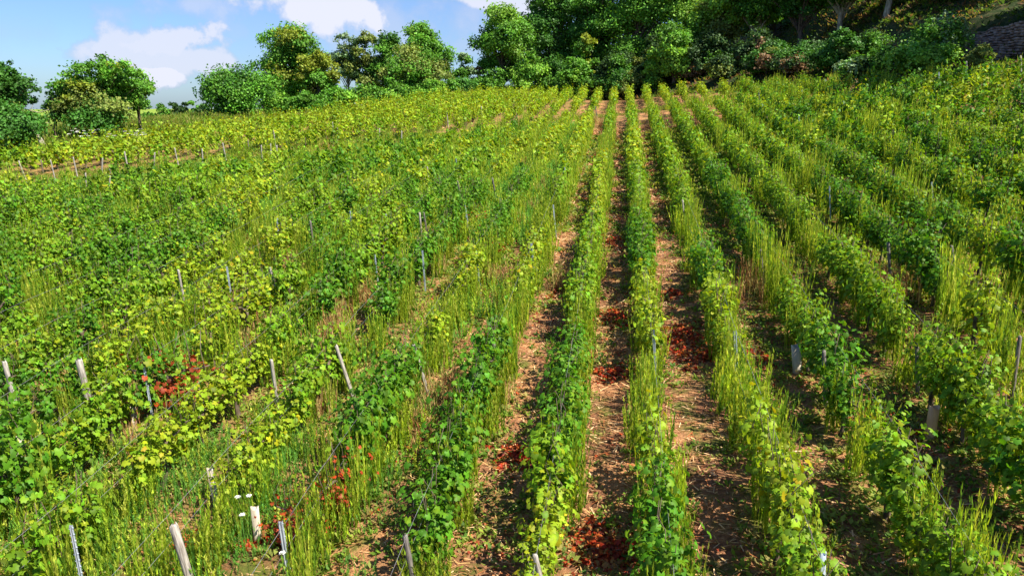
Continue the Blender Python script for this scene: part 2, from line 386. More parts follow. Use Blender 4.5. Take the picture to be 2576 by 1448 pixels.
# ------------------------------------------------------------------ ground sheet
def axis(lo, hi, fine_lo, fine_hi, step, grow=1.16):
    a = list(np.arange(fine_lo, fine_hi + step, step)); s = step; v = a[-1]
    while v < hi: s *= grow; v += s; a.append(v)
    s = step; v = a[0]
    while v > lo: s *= grow; v -= s; a.insert(0, v)
    return np.array(a)
gx = axis(-6000, 6000, -60, 60, .5); gy = axis(-3000, 9000, -8, 110, .5)
X, Y = np.meshgrid(gx, gy); Z = T(X, Y)
Z = Z + np.where(np.hypot(X, Y - 30) < 90, .03 * np.sin(X * 2.1 + np.sin(Y * 1.7)) * np.sin(Y * 1.9), 0)
V = np.stack([X.ravel(), Y.ravel(), Z.ravel()], 1); nx, ny = len(gx), len(gy)
ii = (np.arange(ny - 1)[:, None] * nx + np.arange(nx - 1)[None]).ravel()
F = np.stack([ii, ii + 1, ii + nx + 1, ii + nx], 1)
ed = edge_d(X, Y).ravel()
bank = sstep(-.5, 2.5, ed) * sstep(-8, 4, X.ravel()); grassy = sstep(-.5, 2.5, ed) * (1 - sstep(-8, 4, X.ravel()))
rowu = np.where(X <= -.01, (X + .74) / 1.42, (X - .64) / 1.42).ravel()
inrow = np.abs(rowu - np.round(rowu)) * 2               # 0 on the row, 1 in mid path
left = 1 - sstep(-7, -1.5, X.ravel())
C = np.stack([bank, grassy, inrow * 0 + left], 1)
def mat_ground():
    m = bpy.data.materials.new('vineyard_soil'); m.use_nodes = True; t = m.node_tree; p = t.nodes['Principled BSDF']; p.inputs['Roughness'].default_value = .95; p.inputs['Specular IOR Level'].default_value = .1
    g = N(t, 'ShaderNodeTexCoord')
    def noise(s, d=6, vec=None, r=.6):
        n = N(t, 'ShaderNodeTexNoise'); n.inputs['Scale'].default_value = s; n.inputs['Detail'].default_value = d; n.inputs['Roughness'].default_value = r
        L(t, vec or g.outputs['Object'], n.inputs['Vector']); return n.outputs[0]
    def ramp(f, stops):
        r = N(t, 'ShaderNodeValToRGB'); L(t, f, r.inputs[0]); el = r.color_ramp.elements
        el[0].position, el[0].color = stops[0][0], (*stops[0][1], 1); el[1].position, el[1].color = stops[-1][0], (*stops[-1][1], 1)
        for q, c in stops[1:-1]: e = el.new(q); e.color = (*c, 1)
        return r.outputs[0]
    def mix(f, a, b):
        n = N(t, 'ShaderNodeMix', data_type='RGBA'); 
        if isinstance(f, float): n.inputs[0].default_value = f
        else: L(t, f, n.inputs[0])
        L(t, a, n.inputs[6]); L(t, b, n.inputs[7]); return n.outputs[2]
    straw = ramp(noise(26, 10, r=.75), [(.34, (.09, .045, .024)), (.44, (.26, .12, .055)), (.56, (.50, .26, .12)), (.71, (.70, .44, .23))])
    soil = ramp(noise(14, 9, r=.7), [(.35, (.10, .05, .03)), (.55, (.26, .12, .065)), (.72, (.46, .27, .15))])
    base = mix(ramp(noise(1.1, 4), [(.42, (0, 0, 0)), (.58, (1, 1, 1))]), straw, soil)
    green = ramp(noise(18, 8, r=.7), [(.35, (.03, .05, .01)), (.55, (.09, .14, .02)), (.7, (.20, .22, .05))])
    gm = ramp(noise(1.7, 6, r=.65), [(.48, (0, 0, 0)), (.62, (.8, .8, .8))])
    base = mix(gm, base, green)
    a = N(t, 'ShaderNodeAttribute'); a.attribute_name = 'Col'; s = N(t, 'ShaderNodeSeparateColor'); L(t, a.outputs[0], s.inputs[0])
    base = mix(M_(t, 'MULTIPLY', s.outputs[2], .35), base, green)
    meadow = ramp(noise(5, 8, r=.7), [(.35, (.10, .17, .02)), (.55, (.20, .28, .035)), (.72, (.32, .34, .08))])
    base = mix(s.outputs[1], base, meadow)
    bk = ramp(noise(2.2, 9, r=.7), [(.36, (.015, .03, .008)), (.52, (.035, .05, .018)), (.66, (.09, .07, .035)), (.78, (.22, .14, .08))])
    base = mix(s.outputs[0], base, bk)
    L(t, base, p.inputs['Base Color'])
    b = N(t, 'ShaderNodeBump'); b.inputs['Strength'].default_value = .9; b.inputs['Distance'].default_value = .04; L(t, noise(30, 10, r=.8), b.inputs['Height']); L(t, b.outputs[0], p.inputs['Normal'])
    return m
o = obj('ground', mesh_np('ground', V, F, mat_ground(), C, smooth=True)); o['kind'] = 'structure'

# ------------------------------------------------------------------ low growth (uncountable)
def weed_stalk(h, nl, lw, ll, col):
    """upright stalk with narrow leaves"""
    bx, by = RG.normal(0, .11, 2) * h; P = []
    st = np.array([(0, 0, 0), (bx * .4, by * .4, h * .5), (bx, by, h)]); w_ = .006 if nl > 8 else .016
    V = []; 
    for p_, ww in zip(st, (w_, w_ * .8, w_ * .3)): V += [p_ + (-ww, 0, 0), p_ + (ww, 0, 0)]
    F4 = np.array([(0, 1, 3, 2), (2, 3, 5, 4)])
    tt = RG.uniform(.12, 1.0, nl); a = RG.uniform(0, 2 * pi, nl)
    base = st[0] * 0 + np.stack([bx * tt ** 1.3, by * tt ** 1.3, h * tt], 1)
    up = np.stack([np.cos(a) * .55, np.sin(a) * .55, np.full(nl, 1.0)], 1); nrm = np.stack([np.cos(a), np.sin(a), np.full(nl, -.3)], 1)
    v, f, c = stamp(base, nrm, ll * (1.1 - .5 * tt), BLADE * (lw, 1, 1), BLADEF, col * (1 + .2 * RG.normal(size=(nl, 1))).clip(.6, 1.5), up=up)
    return join([(np.array(V), F4, col), (v, f, c)])
WC = np.array([(.34, .46, .035), (.26, .40, .03), (.44, .50, .07), (.15, .29, .025)])
def weed_clump(n, rx, ry, h, nl, lw, ll, cols=WC):
    ps = []
    for i in range(n):
        c = cols[RG.integers(len(cols))] * RG.uniform(.8, 1.2)
        v, f, cc = weed_stalk(h * RG.uniform(.6, 1.1), nl, lw, ll, c); ps.append((v + (RG.uniform(-rx, rx), RG.uniform(-ry, ry), 0), f, cc))
    return join(ps)
WN = [weed_clump(20, .17, .20, 1.0, 26, 1.7, .12) for i in range(6)]
WF = [weed_clump(16, .18, .24, 1.0, 9, 1.9, .17) for i in range(6)]
RC = np.array([(.12, .32, .05), (.16, .38, .06), (.22, .42, .07)])
WN2 = [weed_clump(12, .3, .3, .95, 18, 1.8, .12) for i in range(5)]
WR = [weed_clump(12, .3, .3, .85, 8, 1.5, .15, RC) for i in range(6)]
WRN = [weed_clump(13, .26, .26, .85, 20, .95, .10, RC) for i in range(5)]
def placef(b, loc, s, sz, rz, tint=1.0):
    v, f, c = b; ca, sa = cos(rz), sin(rz)
    q = np.stack([(v[:, 0] * ca - v[:, 1] * sa) * s, (v[:, 0] * sa + v[:, 1] * ca) * s, v[:, 2] * sz], 1) + np.asarray(loc)
    return q, f, c * tint
def visible(x, y, m=80):
    z0 = float(T(x, y)); px, py, z = proj((x, y, z0 + .4)); return (z > 3 and -m < px < 2575 + m and py < 1560, z0, z, px, py)
vine_at = {}
for c in cand: vine_at.setdefault(c[0], []).append(c[2])
for k in vine_at: vine_at[k] = np.array(vine_at[k])
parts = []
for k in ROWX:
    x = ROWX[k]; y = 4.0
    while y < 76:
        y += .24
        if edge_d(x, y) > -.3: continue
        ok, z0, z, px, py = visible(x, y)
        if not ok: continue
        gap = k not in vine_at or np.min(np.abs(vine_at[k] - y)) > .75
        back = y > trk(x) + .5 and x < 9
        p = .95 if gap else .5
        n = nz1(x * 3 + 5, y * .45)
        if back: p = .05
        elif k == 2: p = .97
        elif k in (0, 1): p = .9 if gap else .72 + .5 * n
        elif k > 9: p = (.5 if gap else .3) + .6 * n
        elif k > 2: p = (.9 if gap else .6) + .5 * n
        elif k < -3: p = (.75 if gap else .3) + .5 * n
        else: p = (.9 if gap else .65) + .3 * n
        if -1.5 < trk(x) - y < 6 and x < 9: p *= .25
        if random.random() > p: continue
        sd_ = .24 if k > -2 else 0.12
        xo = x + (random.uniform(-.12, .32) if not gap else random.uniform(-.22, .24))
        h = random.uniform(.75, 1.25) * (1.0 if k < 3 else 1.12) * (1 + .25 * nz1(y * .7, x * 4))
        if k < -4: h *= .95
        parts.append(placef(random.choice(WN if z < 24 else WF), (xo, y, z0 - .02), random.uniform(.8, 1.1) * (.95 if gap else .8), h, random.uniform(0, 6.3), random.uniform(.8, 1.2)))
V, F, C = join(parts); print('weeds', len(V))
tag(obj('tall_weeds', mesh_np('tall_weeds', V, F, M_WEED, C)), 'upright bright green weeds growing in strips along the vine rows', 'weeds', kind='stuff')
# lush grass and weeds between the left-hand rows and in the band below the far block
parts = []
for i in range(15000):
    x = random.uniform(-34, -2.4); y = random.uniform(5, 50)
    if y > trk(x) - .2: continue
    band = trk(x) - y < 7.5 and x < -3
    if trk(x) - y < 2.0: continue
    n = nz1(x * .55, y * .4)
    if not band and (n < -.05 and random.random() < (.9 if y < 22 else .5)): continue
    if y < 20 and random.random() < .45: continue
    ok, z0, z, px, py = visible(x, y)
    if not ok: continue
    h = random.uniform(.4, .85) * (.55 if band else .9)
    parts.append(placef(random.choice((WRN if random.random() < .55 or band else WN2) if z < 20 else (WR if random.random() < .6 or band else WF)), (x, y, z0 - .02), random.uniform(.8, 1.2), h, random.uniform(0, 6.3), random.uniform(.8, 1.2)))
V, F, C = join(parts); print('lush', len(V))
tag(obj('tall_grass', mesh_np('tall_grass', V, F, M_WEED, C)), 'lush deep green tall grass filling the left of the slope', 'grass', kind='stuff')
# low herbs
def scatter(n, xr, yr, fn):
    x = RG.uniform(*xr, n); y = RG.uniform(*yr, n); k = fn(x, y); x, y = x[k], y[k]
    z = T(x, y); v = np.stack([x, y, z + .3], 1) - CAM; d = v @ fF; px = CX + FPX * (v @ rR) / d; py = CY - FPX * (v @ uU) / d
    ok = (d > 3) & (px > -60) & (px < 2635) & (py < 1540) & (py > -50)
    return x[ok], y[ok], z[ok], d[ok]
def vn(x, y, s): return (np.sin(x * 1.7 * s + 3.1 * np.sin(y * .9 * s)) + np.sin(y * 2.3 * s + 1.7 * np.sin(x * 1.3 * s)) + np.sin((x + y) * .71 * s + 2)) / 3
def tufts(x, y, z, d, nl, size, cols, spread=.08, upz=.9):
    """small rosettes: nl leaves each"""
    n = len(x); a = RG.uniform(0, 2 * pi, (n, nl)); P = np.stack([np.repeat(x, nl), np.repeat(y, nl), np.repeat(z, nl)], 1)
    a = a.ravel(); rr = RG.uniform(0, spread, len(a)); P[:, 0] += rr * np.cos(a); P[:, 1] += rr * np.sin(a); P[:, 2] += RG.uniform(0, .05, len(a))
    up = np.stack([np.cos(a), np.sin(a), RG.uniform(.2, upz * 2, len(a))], 1); nrm = np.stack([-np.cos(a) * .6, -np.sin(a) * .6, np.ones(len(a))], 1) + RG.normal(0, .3, (len(a), 3))
    c = np.repeat(cols[RG.integers(0, len(cols), n)], nl, 0) * RG.uniform(.7, 1.3, (len(a), 1))
    return P, nrm, up, c, np.repeat(size * RG.uniform(.6, 1.4, n), nl) * RG.uniform(.7, 1.2, len(a))
def rowfrac(x):
    u = np.where(x <= -.05, (x + .74) / 1.42, (x - .64) / 1.42); return np.abs(u - np.round(u))
HC = np.array([(.15, .27, .03), (.22, .32, .04), (.28, .34, .07), (.09, .19, .03), (.32, .29, .09)])
x, y, z, d = scatter(150000, (-22, 14), (5, 45), lambda x, y: (edge_d(x, y) < -.2) & (RG.random(len(x)) < np.clip(.30 + .55 * vn(x, y, 1.1) + (rowfrac(x) < .28) * .35 + (x > 2.2) * .45 + (x < -3) * .2 - ((x > -.74) & (x < 2.1) & (rowfrac(x) > .28)) * .20, .03, 1)))
P, nr, up, c, s = tufts(x, y, z, d, 7, .075, HC)
V, F, C = stamp(P, nr, s * np.repeat(np.clip(d / 16, 1, 2.2), 7), RHO * (.8, 1, 1) + (0, .5, 0), RHOF, c, up=up); print('herbs', len(V))
tag(obj('low_herbs', mesh_np('low_herbs', V, F, M_WEED, C)), 'low creeping herbs and grass seedlings on the bare strips between the rows', 'herbs', kind='stuff')
# dry straw and litter lying on the paths
x, y, z, d = scatter(210000, (-16, 10), (5, 48), lambda x, y: (RG.random(len(x)) < np.clip(.25 + .9 * (rowfrac(x) > .2) * (x > -2.6) * (x < 3) + .5 * vn(x, y, .8), .08, 1)))
n = len(x); P = np.stack([x, y, z + .012 + RG.uniform(0, .035, n)], 1); nr = np.stack([RG.normal(0, .35, n), RG.normal(0, .35, n), np.ones(n)], 1)
up = np.stack([RG.normal(0, 1, n), RG.normal(0, .7, n), RG.normal(0, .15, n)], 1)
SC = np.array([(.66, .42, .22), (.50, .27, .13), (.74, .52, .30), (.26, .11, .05), (.42, .15, .06), (.55, .36, .15)])
V, F, C = stamp(P, nr, RG.uniform(.05, .17, n) * np.clip(d / 16, 1, 1.8), np.array([(-.055, -.5, 0), (.055, -.5, 0), (.04, .5, 0), (-.04, .5, 0)]), RHOF, SC[RG.integers(0, 6, n)] * RG.uniform(.7, 1.2, (n, 1)), up=up); print('straw', len(V))
tag(obj('straw_litter', mesh_np('straw_litter', V, F, M_DRY, C)), 'dry straw and cut stems strewn over the brown paths between rows', 'straw', kind='stuff')
# scattered red leaf litter
x, y, z, d = scatter(26000, (-9, 9), (5, 42), lambda x, y: (RG.random(len(x)) < np.clip(-.25 + 1.1 * vn(x + 3, y, .9) + .3 * (rowfrac(x) > .15), .01, .8)))
n = len(x); P = np.stack([x, y, z + .02 + RG.uniform(0, .03, n)], 1)
V, F, C = stamp(P, np.stack([RG.normal(0, .5, n), RG.normal(0, .5, n), np.ones(n)], 1), RG.uniform(.035, .08, n) * np.clip(d / 16, 1, 1.5), FOLD, FOLDF, np.array([(.36, .06, .02), (.28, .08, .03), (.22, .04, .02)])[RG.integers(0, 3, n)], up=None)
tag(obj('leaf_litter', mesh_np('leaf_litter', V, F, M_DRY, C)), 'small reddish brown dead leaves scattered on the soil', 'leaf litter', kind='stuff')
# standing dry grass tufts
DC = np.array([(.50, .36, .15), (.38, .22, .09), (.30, .13, .06), (.42, .38, .12)])
DG = [weed_clump(16, .2, .2, .6, 9, .6, .16, DC) for i in range(4)]
parts = []
spots = [(600, 770), (590, 800), (640, 820), (650, 850), (615, 745), (690, 640), (700, 660), (985, 500), (1000, 540), (1075, 660), (1085, 600), (1080, 640), (1255, 700), (1240, 960), (820, 830), (840, 800), (1290, 560), (1330, 520), (1345, 470), (1490, 300), (1500, 310), (1700, 290), (2240, 690), (2250, 720), (2225, 740), (1895, 700), (1120, 960), (1030, 1010), (300, 1010), (390, 1110), (800, 980), (1890, 720), (880, 720), (2460, 430), (2465, 470), (1420, 700)]
for (a, b) in spots:
    P0 = march(a, b, .3)
    for j in range(5):
        xx, yy = P0[0] + random.uniform(-.35, .35), P0[1] + random.uniform(-.5, .5); parts.append(placef(random.choice(DG), (xx, yy, float(T(xx, yy))), 1.0, random.uniform(.7, 1.2), random.uniform(0, 6)))
for i in range(900):
    xx, yy = random.uniform(-20, 15), random.uniform(7, 60)
    if edge_d(xx, yy) > -.3 or (-1.5 < xx < 3 and yy < 40): continue
    if visible(xx, yy)[0] and nz1(xx * .8 + 4, yy * .5) > .1: parts.append(placef(random.choice(DG), (xx, yy, float(T(xx, yy))), 1.0, random.uniform(.4, .9), random.uniform(0, 6)))
V, F, C = join(parts)
tag(obj('dry_grass', mesh_np('dry_grass', V, F, M_DRY, C)), 'straw-coloured and rusty dry grass tufts standing in gaps of the rows', 'dry grass', kind='stuff')
# track grass and far meadow
MC = np.array([(.26, .30, .06), (.18, .27, .03), (.34, .32, .10), (.14, .25, .03)])
MG = [weed_clump(16, .45, .45, .7, 6, 2.0, .22, MC) for i in range(5)]
parts = []
for i in range(5200):
    xx, yy = random.uniform(-75, -8), random.uniform(24, 120)
    e = float(edge_d(xx, yy))
    if e < .3: continue
    if visible(xx, yy)[0] : parts.append(placef(random.choice(MG), (xx, yy, float(T(xx, yy)) - .03), random.uniform(.9, 1.4), random.uniform(.5, 1.2), random.uniform(0, 6), random.uniform(.8, 1.15)))
for i in range(420):
    xx = random.uniform(-34, 8); yy = trk(xx) + random.uniform(-1, 1)
    parts.append(placef(random.choice(MG), (xx, yy, float(T(xx, yy)) - .03), .7, random.uniform(.15, .4), random.uniform(0, 6)))
V, F, C = join(parts)
tag(obj('meadow_grass', mesh_np('meadow_grass', V, F, M_WEED, C)), 'pale green meadow grass beyond the left vineyard edge and on the track', 'grass', kind='stuff')
#PART2
# ------------------------------------------------------------------ red dead vines, piles of dead leaves
def near_row(P): return min(ROWX.values(), key=lambda v: abs(v - P[0]))
for (a, b, i, sc_, lab) in [(425, 985, 0, 1.25, 'dead grapevine with a mass of crisp rust-red leaves beside the thin metal stake'), (1216, 625, 1, .95, 'withered grapevine with dark red leaves right of the short blue stakes'),
                            (1183, 545, 2, .8, 'small grapevine with red leaves right behind the leaning long blue stake'), (850, 1215, 1, .95, 'half dead grapevine with hanging rusty leaves and bare shoots, low on the left'),
                            (2198, 1030, 2, .5, 'small brown-red withered vine at the foot of the right-hand rows'), (2455, 420, 0, .7, 'dark red withered vine high among the green rows on the far right'), (745, 1290, 2, .7, 'sprawling dead vine with orange-brown leaves above the ribbed metal stake')]:
    P0 = march(a, b, .5); e = empty('dead_grapevine', (P0[0], P0[1], float(T(P0[0], P0[1]))), lab, 'dead grapevine', rz=random.uniform(0, 6)); e.scale = (sc_,) * 3
    obj('trunk', TRUNKS[i], e); obj('foliage', VM['red'][i], e)
def pile(a, b, rx, ry, n, lab):
    P0 = march(a, b, 0); q = RG.normal(0, .62, (n, 2)); ck = RG.normal(0, .7, (7, 2)); q = np.where(RG.random((n, 1)) < .6, ck[RG.integers(0, 7, n)] + RG.normal(0, .22, (n, 2)), q); n = len(q); x = P0[0] + q[:, 0] * rx; y = P0[1] + q[:, 1] * ry
    hh = .13 * np.exp(-(q ** 2).sum(1) * 1.5); P = np.stack([x, y, T(x, y) + .02 + hh * RG.random(n)], 1)
    z0 = float(T(P0[0], P0[1])); P -= (P0[0], P0[1], z0)
    cols = np.array([(.46, .06, .018), (.36, .035, .014), (.52, .14, .035), (.24, .035, .015), (.34, .16, .05)])[RG.integers(0, 5, n)] * RG.uniform(.7, 1.2, (n, 1))
    v, f, c = stamp(P, np.stack([RG.normal(0, .6, n), RG.normal(0, .6, n), np.ones(n)], 1), RG.uniform(.05, .115, n), LOB * (1, 1, 2.2), LOBF, cols)
    tw = [tube([(RG.uniform(-rx, rx) * .6, RG.uniform(-ry, ry) * .6, .03), (RG.uniform(-rx, rx), RG.uniform(-ry, ry), .12)], .006, 4) for i in range(5)]
    o = empty('dead_leaf_pile', (P0[0], P0[1], z0), lab, 'leaf pile')
    obj('leaves', mesh_np('red_leaves', v, [f], M_VINE, c), o); V, F, C = join(tw); obj('twig', mesh_np('cut_twigs', V, F, M_BARK), o)
for p_ in [(1545, 803, .36, .40, 330, 'compact bright red heap of dead vine leaves in the middle of the straw path'), (1548, 612, .45, .7, 260, 'faint red patch of dead leaves, farthest large one on the centre path'),
           (1712, 850, .42, .70, 420, 'long red spread of dead vine leaves right of the leafy centre row'), (1752, 903, .40, .40, 260, 'ragged red leaf heap at the weedy row, just below the long red spread'),
           (1540, 945, .40, .30, 200, 'flat dark red band of dead leaves in shade on the centre path'), (1312, 1150, .35, .30, 230, 'orange-red dead leaves on dark soil of the shaded left path'),
           (1685, 742, .25, .25, 90, 'small loose red leaf patch above the long red spread'), (1900, 905, .25, .40, 120, 'small red leaf scatter right of the blue post in the weedy row'),
           (1520, 1385, .42, .36, 420, 'big dark red heap of vine leaves at the bottom edge of the centre path'), (1495, 1335, .20, .16, 60, 'little red tuft of dead leaves just above the big bottom heap'),
           (680, 1345, .32, .25, 190, 'rust-brown dead leaves at the foot of the ribbed metal stake'), (1480, 395, .45, .9, 90, 'distant red fleck of leaves on the path left of centre'),
           (1640, 395, .45, .9, 110, 'distant red fleck of leaves on the path right of the upright row'), (1405, 735, .25, .35, 80, 'thin red leaf strip in shade beside the row left of centre'), (1960, 660, .22, .3, 60, 'few red leaves under the third row right of centre'),
           (2315, 1100, .14, .12, 18, 'tiny orange leaf cluster under the dark vines on the right'), (480, 1370, .22, .15, 60, 'small rust-red leaf patch right of the pale leaning wooden post')]:
    pile(*p_)

# ------------------------------------------------------------------ posts, stakes, sleeves
def wood_mesh(wd, h, seed, mat, split=False):
    r = random.Random(seed); V = []; F = []; n = 8; hs = [-.1, h * .3, h * .7, h - .02, h + .005]
    for j, z in enumerate(hs):
        s = (1.0, .98, .95, .92, .72)[j] * wd / 2
        for i in range(n):
            th = 2 * pi * i / n + .39; k = 1.0 / max(abs(cos(th)), abs(sin(th))) * .92
            V.append((s * k * cos(th) * (1 + r.uniform(-.08, .08)) , s * k * sin(th) * (.75 if not split else .5) * (1 + r.uniform(-.08, .08)), z + (r.uniform(-.03, .03) * (2 if split else 1) if j == 4 else 0)))
    for j in range(len(hs) - 1):
        for i in range(n): F.append((j * n + i, j * n + (i + 1) % n, (j + 1) * n + (i + 1) % n, (j + 1) * n + i))
    return mesh_np('wooden_post', np.array(V), [np.array(F), np.array([[(len(hs) - 1) * n + i for i in range(n)]])], mat)
def metal_mesh(wd, h):
    a = wd / 2; t = .006; prof = [(-a, -a * .6), (-a * .4, -a * .6), (-a * .25, -a * .15), (a * .25, -a * .15), (a * .4, -a * .6), (a, -a * .6), (a, a * .6), (a - t, a * .6), (a - t, -a * .6 + t), (a * .45, -a * .6 + t), (a * .3, -a * .15 + t), (-a * .3, -a * .15 + t), (-a * .45, -a * .6 + t), (-a + t, -a * .6 + t), (-a + t, a * .6), (-a, a * .6)]
    n = len(prof); V = []; F = []
    for z in (-.1, h): V += [(x, y, z) for x, y in prof]
    for i in range(n): F.append((i, (i + 1) % n, n + (i + 1) % n, n + i))
    parts = [(np.array(V, float), [np.array(F)], np.zeros(3))]
    z = .25
    while z < h - .03:
        for s in (-1, 1):
            q = np.array([(s * a, -.012, z), (s * (a + .010), -.012, z + .012), (s * (a + .010), .006, z + .012), (s * a, .006, z), (s * a, -.012, z + .025), (s * a, .006, z + .025)], float)
            parts.append((q, [np.array([(0, 1, 2, 3), (1, 4, 5, 2)])], np.zeros(3)))
        z += .09
    V, F, C = join(parts); return mesh_np('metal_stake', V, F, M_METAL)
def pipe_mesh(rad, h, mat, thick=.006, n=14, name='sleeve', torn=0):
    V = []; F = []
    prof = [(rad, -.02), (rad, h), (rad - thick, h), (rad - thick, h * .2)]
    for j, (r, z) in enumerate(prof):
        for i in range(n):
            th = 2 * pi * i / n; zz = z + (torn * math.sin(th * 2 + 1) if j in (1, 2) else 0); V.append((r * cos(th), r * sin(th), zz))
    for j in range(3):
        for i in range(n): F.append((j * n + i, j * n + (i + 1) % n, (j + 1) * n + (i + 1) % n, (j + 1) * n + i))
    return mesh_np(name, np.array(V), [np.array(F)], mat, smooth=True)
def stand(name, me, tx, ty, bx, by, h, lab, cat, group=None, rz=0.0):
    Pt = march(tx, ty, h); want = math.atan2(bx - tx, by - ty)
    lo, hi = -1.2, 1.2
    for _ in range(30):
        l = (lo + hi) / 2; b = Pt + rR * l; b[2] = float(T(b[0], b[1])); qx, qy, _z = proj(b)
        if math.atan2(qx - tx, max(qy - ty, 1)) < want: lo = l
        else: hi = l
    b = Pt + rR * l; b[2] = float(T(b[0], b[1])); d = Pt - b; ln = np.linalg.norm(d)
    o = obj(name, me); o.location = b
    from mathutils import Vector, Quaternion
    q = Vector((0, 0, 1)).rotation_difference(Vector(d)); o.rotation_mode = 'QUATERNION'; o.rotation_quaternion = q @ Quaternion((0, 0, 1), rz)
    o.scale = (1, 1, ln / (h if 'sleeve' in name or 'pipe' in name else 1.2)); return tag(o, lab, cat, group)
WOOD = [wood_mesh(.070, 1.2, i, M_WOOD) for i in range(4)]; DWOOD = [wood_mesh(.070, 1.2, 10 + i, M_DWOOD) for i in range(3)]
METAL = metal_mesh(.048, 1.2); THIN = metal_mesh(.034, 1.2); BIGW = wood_mesh(.105, 1.2, 31, M_WOOD); SPLIT = wood_mesh(.13, 1.2, 32, M_WOOD, True); FARW = wood_mesh(.075, 1.2, 33, M_WOOD)
g1, g2 = 'weathered wooden posts in the vine rows', 'galvanised metal stakes in the vine rows'
W_ = [  # mesh, top, a point lower down, height, label
 (BIGW, 435, 1318, 475, 1448, 'thick pale grey wooden post leaning left at the bottom edge, left part'), (DWOOD[0], 1018, 1345, 1038, 1448, 'grey wooden post at the bottom edge beside the big deep green vine'),
 (WOOD[0], 1345, 1395, 1352, 1425, 'short grey post top at the bottom edge under yellow-green leaves'), (WOOD[1], 1690, 1398, 1693, 1432, 'pale post at the bottom end of the upright centre row'),
 (DWOOD[1], 2305, 848, 2307, 960, 'dark round-topped wooden post among bright weeds with a wire running right'), (DWOOD[2], 2565, 845, 2550, 960, 'dark wooden post leaning right at the right edge of the picture'),
 (DWOOD[0], 2072, 882, 2073, 920, 'short dark post peeping over the leaves right of the tan sleeve'), (WOOD[2], 845, 868, 876, 962, 'long pale wooden post leaning left over a dark gap, lower left centre'),
 (WOOD[3], 1040, 868, 1054, 915, 'grey wooden post leaning left behind deep green vine leaves, left of centre'), (DWOOD[1], 1241, 862, 1247, 915, 'thin grey wooden post almost hidden by leaves beside the weedy strip'),
 (WOOD[0], 682, 905, 689, 955, 'pale wooden post with leaves round its foot, left of the long leaning one'), (SPLIT, 198, 905, 212, 965, 'split jagged pale wooden post near the left edge'),
 (BIGW, 10, 908, 40, 1020, 'tall pale wooden post at the left edge leaning left'), (WOOD[1], 448, 678, 456, 720, 'short thick wooden post above the tall green weeds on the left'),
 (WOOD[2], 678, 672, 695, 730, 'pale wooden post leaning left above the rusty dry grass'), (DWOOD[2], 780, 555, 783, 578, 'small dark post in the gap above the pale leaning post'),
 (DWOOD[0], 1065, 535, 1074, 585, 'dark wooden post leaning left above a tan patch, left of centre'), (WOOD[3], 1055, 535, 1057, 558, 'pale short post touching the dark leaning post'),
 (DWOOD[1], 1150, 455, 1158, 492, 'dark wooden post upslope of the long blue stake'), (DWOOD[2], 1238, 448, 1245, 487, 'thin dark wooden post left of the centre rows, upper middle'),
 (WOOD[0], 1074, 418, 1077, 442, 'faint grey post far up the left weedy rows'), (DWOOD[0], 1912, 628, 1918, 682, 'dark wooden post in the third row right of centre'),
 (DWOOD[1], 2233, 610, 2237, 668, 'dark upright wooden post above the rusty dry weeds on the right'), (DWOOD[2], 2393, 618, 2400, 692, 'grey wooden post left of the darkest vines near the right edge'),
 (DWOOD[0], 1612, 620, 1615, 645, 'stub of a wooden post in the upright centre row'), (WOOD[1], 1716, 503, 1718, 528, 'small wooden post in the second weedy row'),
 (WOOD[2], 1908, 230, 1910, 266, 'wooden post by the straw patch below the wood, upper right'), (BIGW, 2430, 155, 2431, 176, 'pale post top under the stone wall, left one of the three'),
 (BIGW, 2494, 152, 2495, 178, 'pale post under the stone wall, middle one of the three'), (BIGW, 2566, 141, 2567, 185, 'tallest pale post under the stone wall at the right edge'),
 (DWOOD[1], 1497, 268, 1501, 294, 'dark leaning post at the cross track, centre top'), (WOOD[3], 1010, 330, 1010, 352, 'pale post foot showing below the far block, centre left')]
for i, (me, tx, ty, bx, by, lab) in enumerate(W_): stand('wooden_post', me, tx, ty, bx, by, 1.02, lab, 'wooden post', g1, rz=random.uniform(-.5, .5))
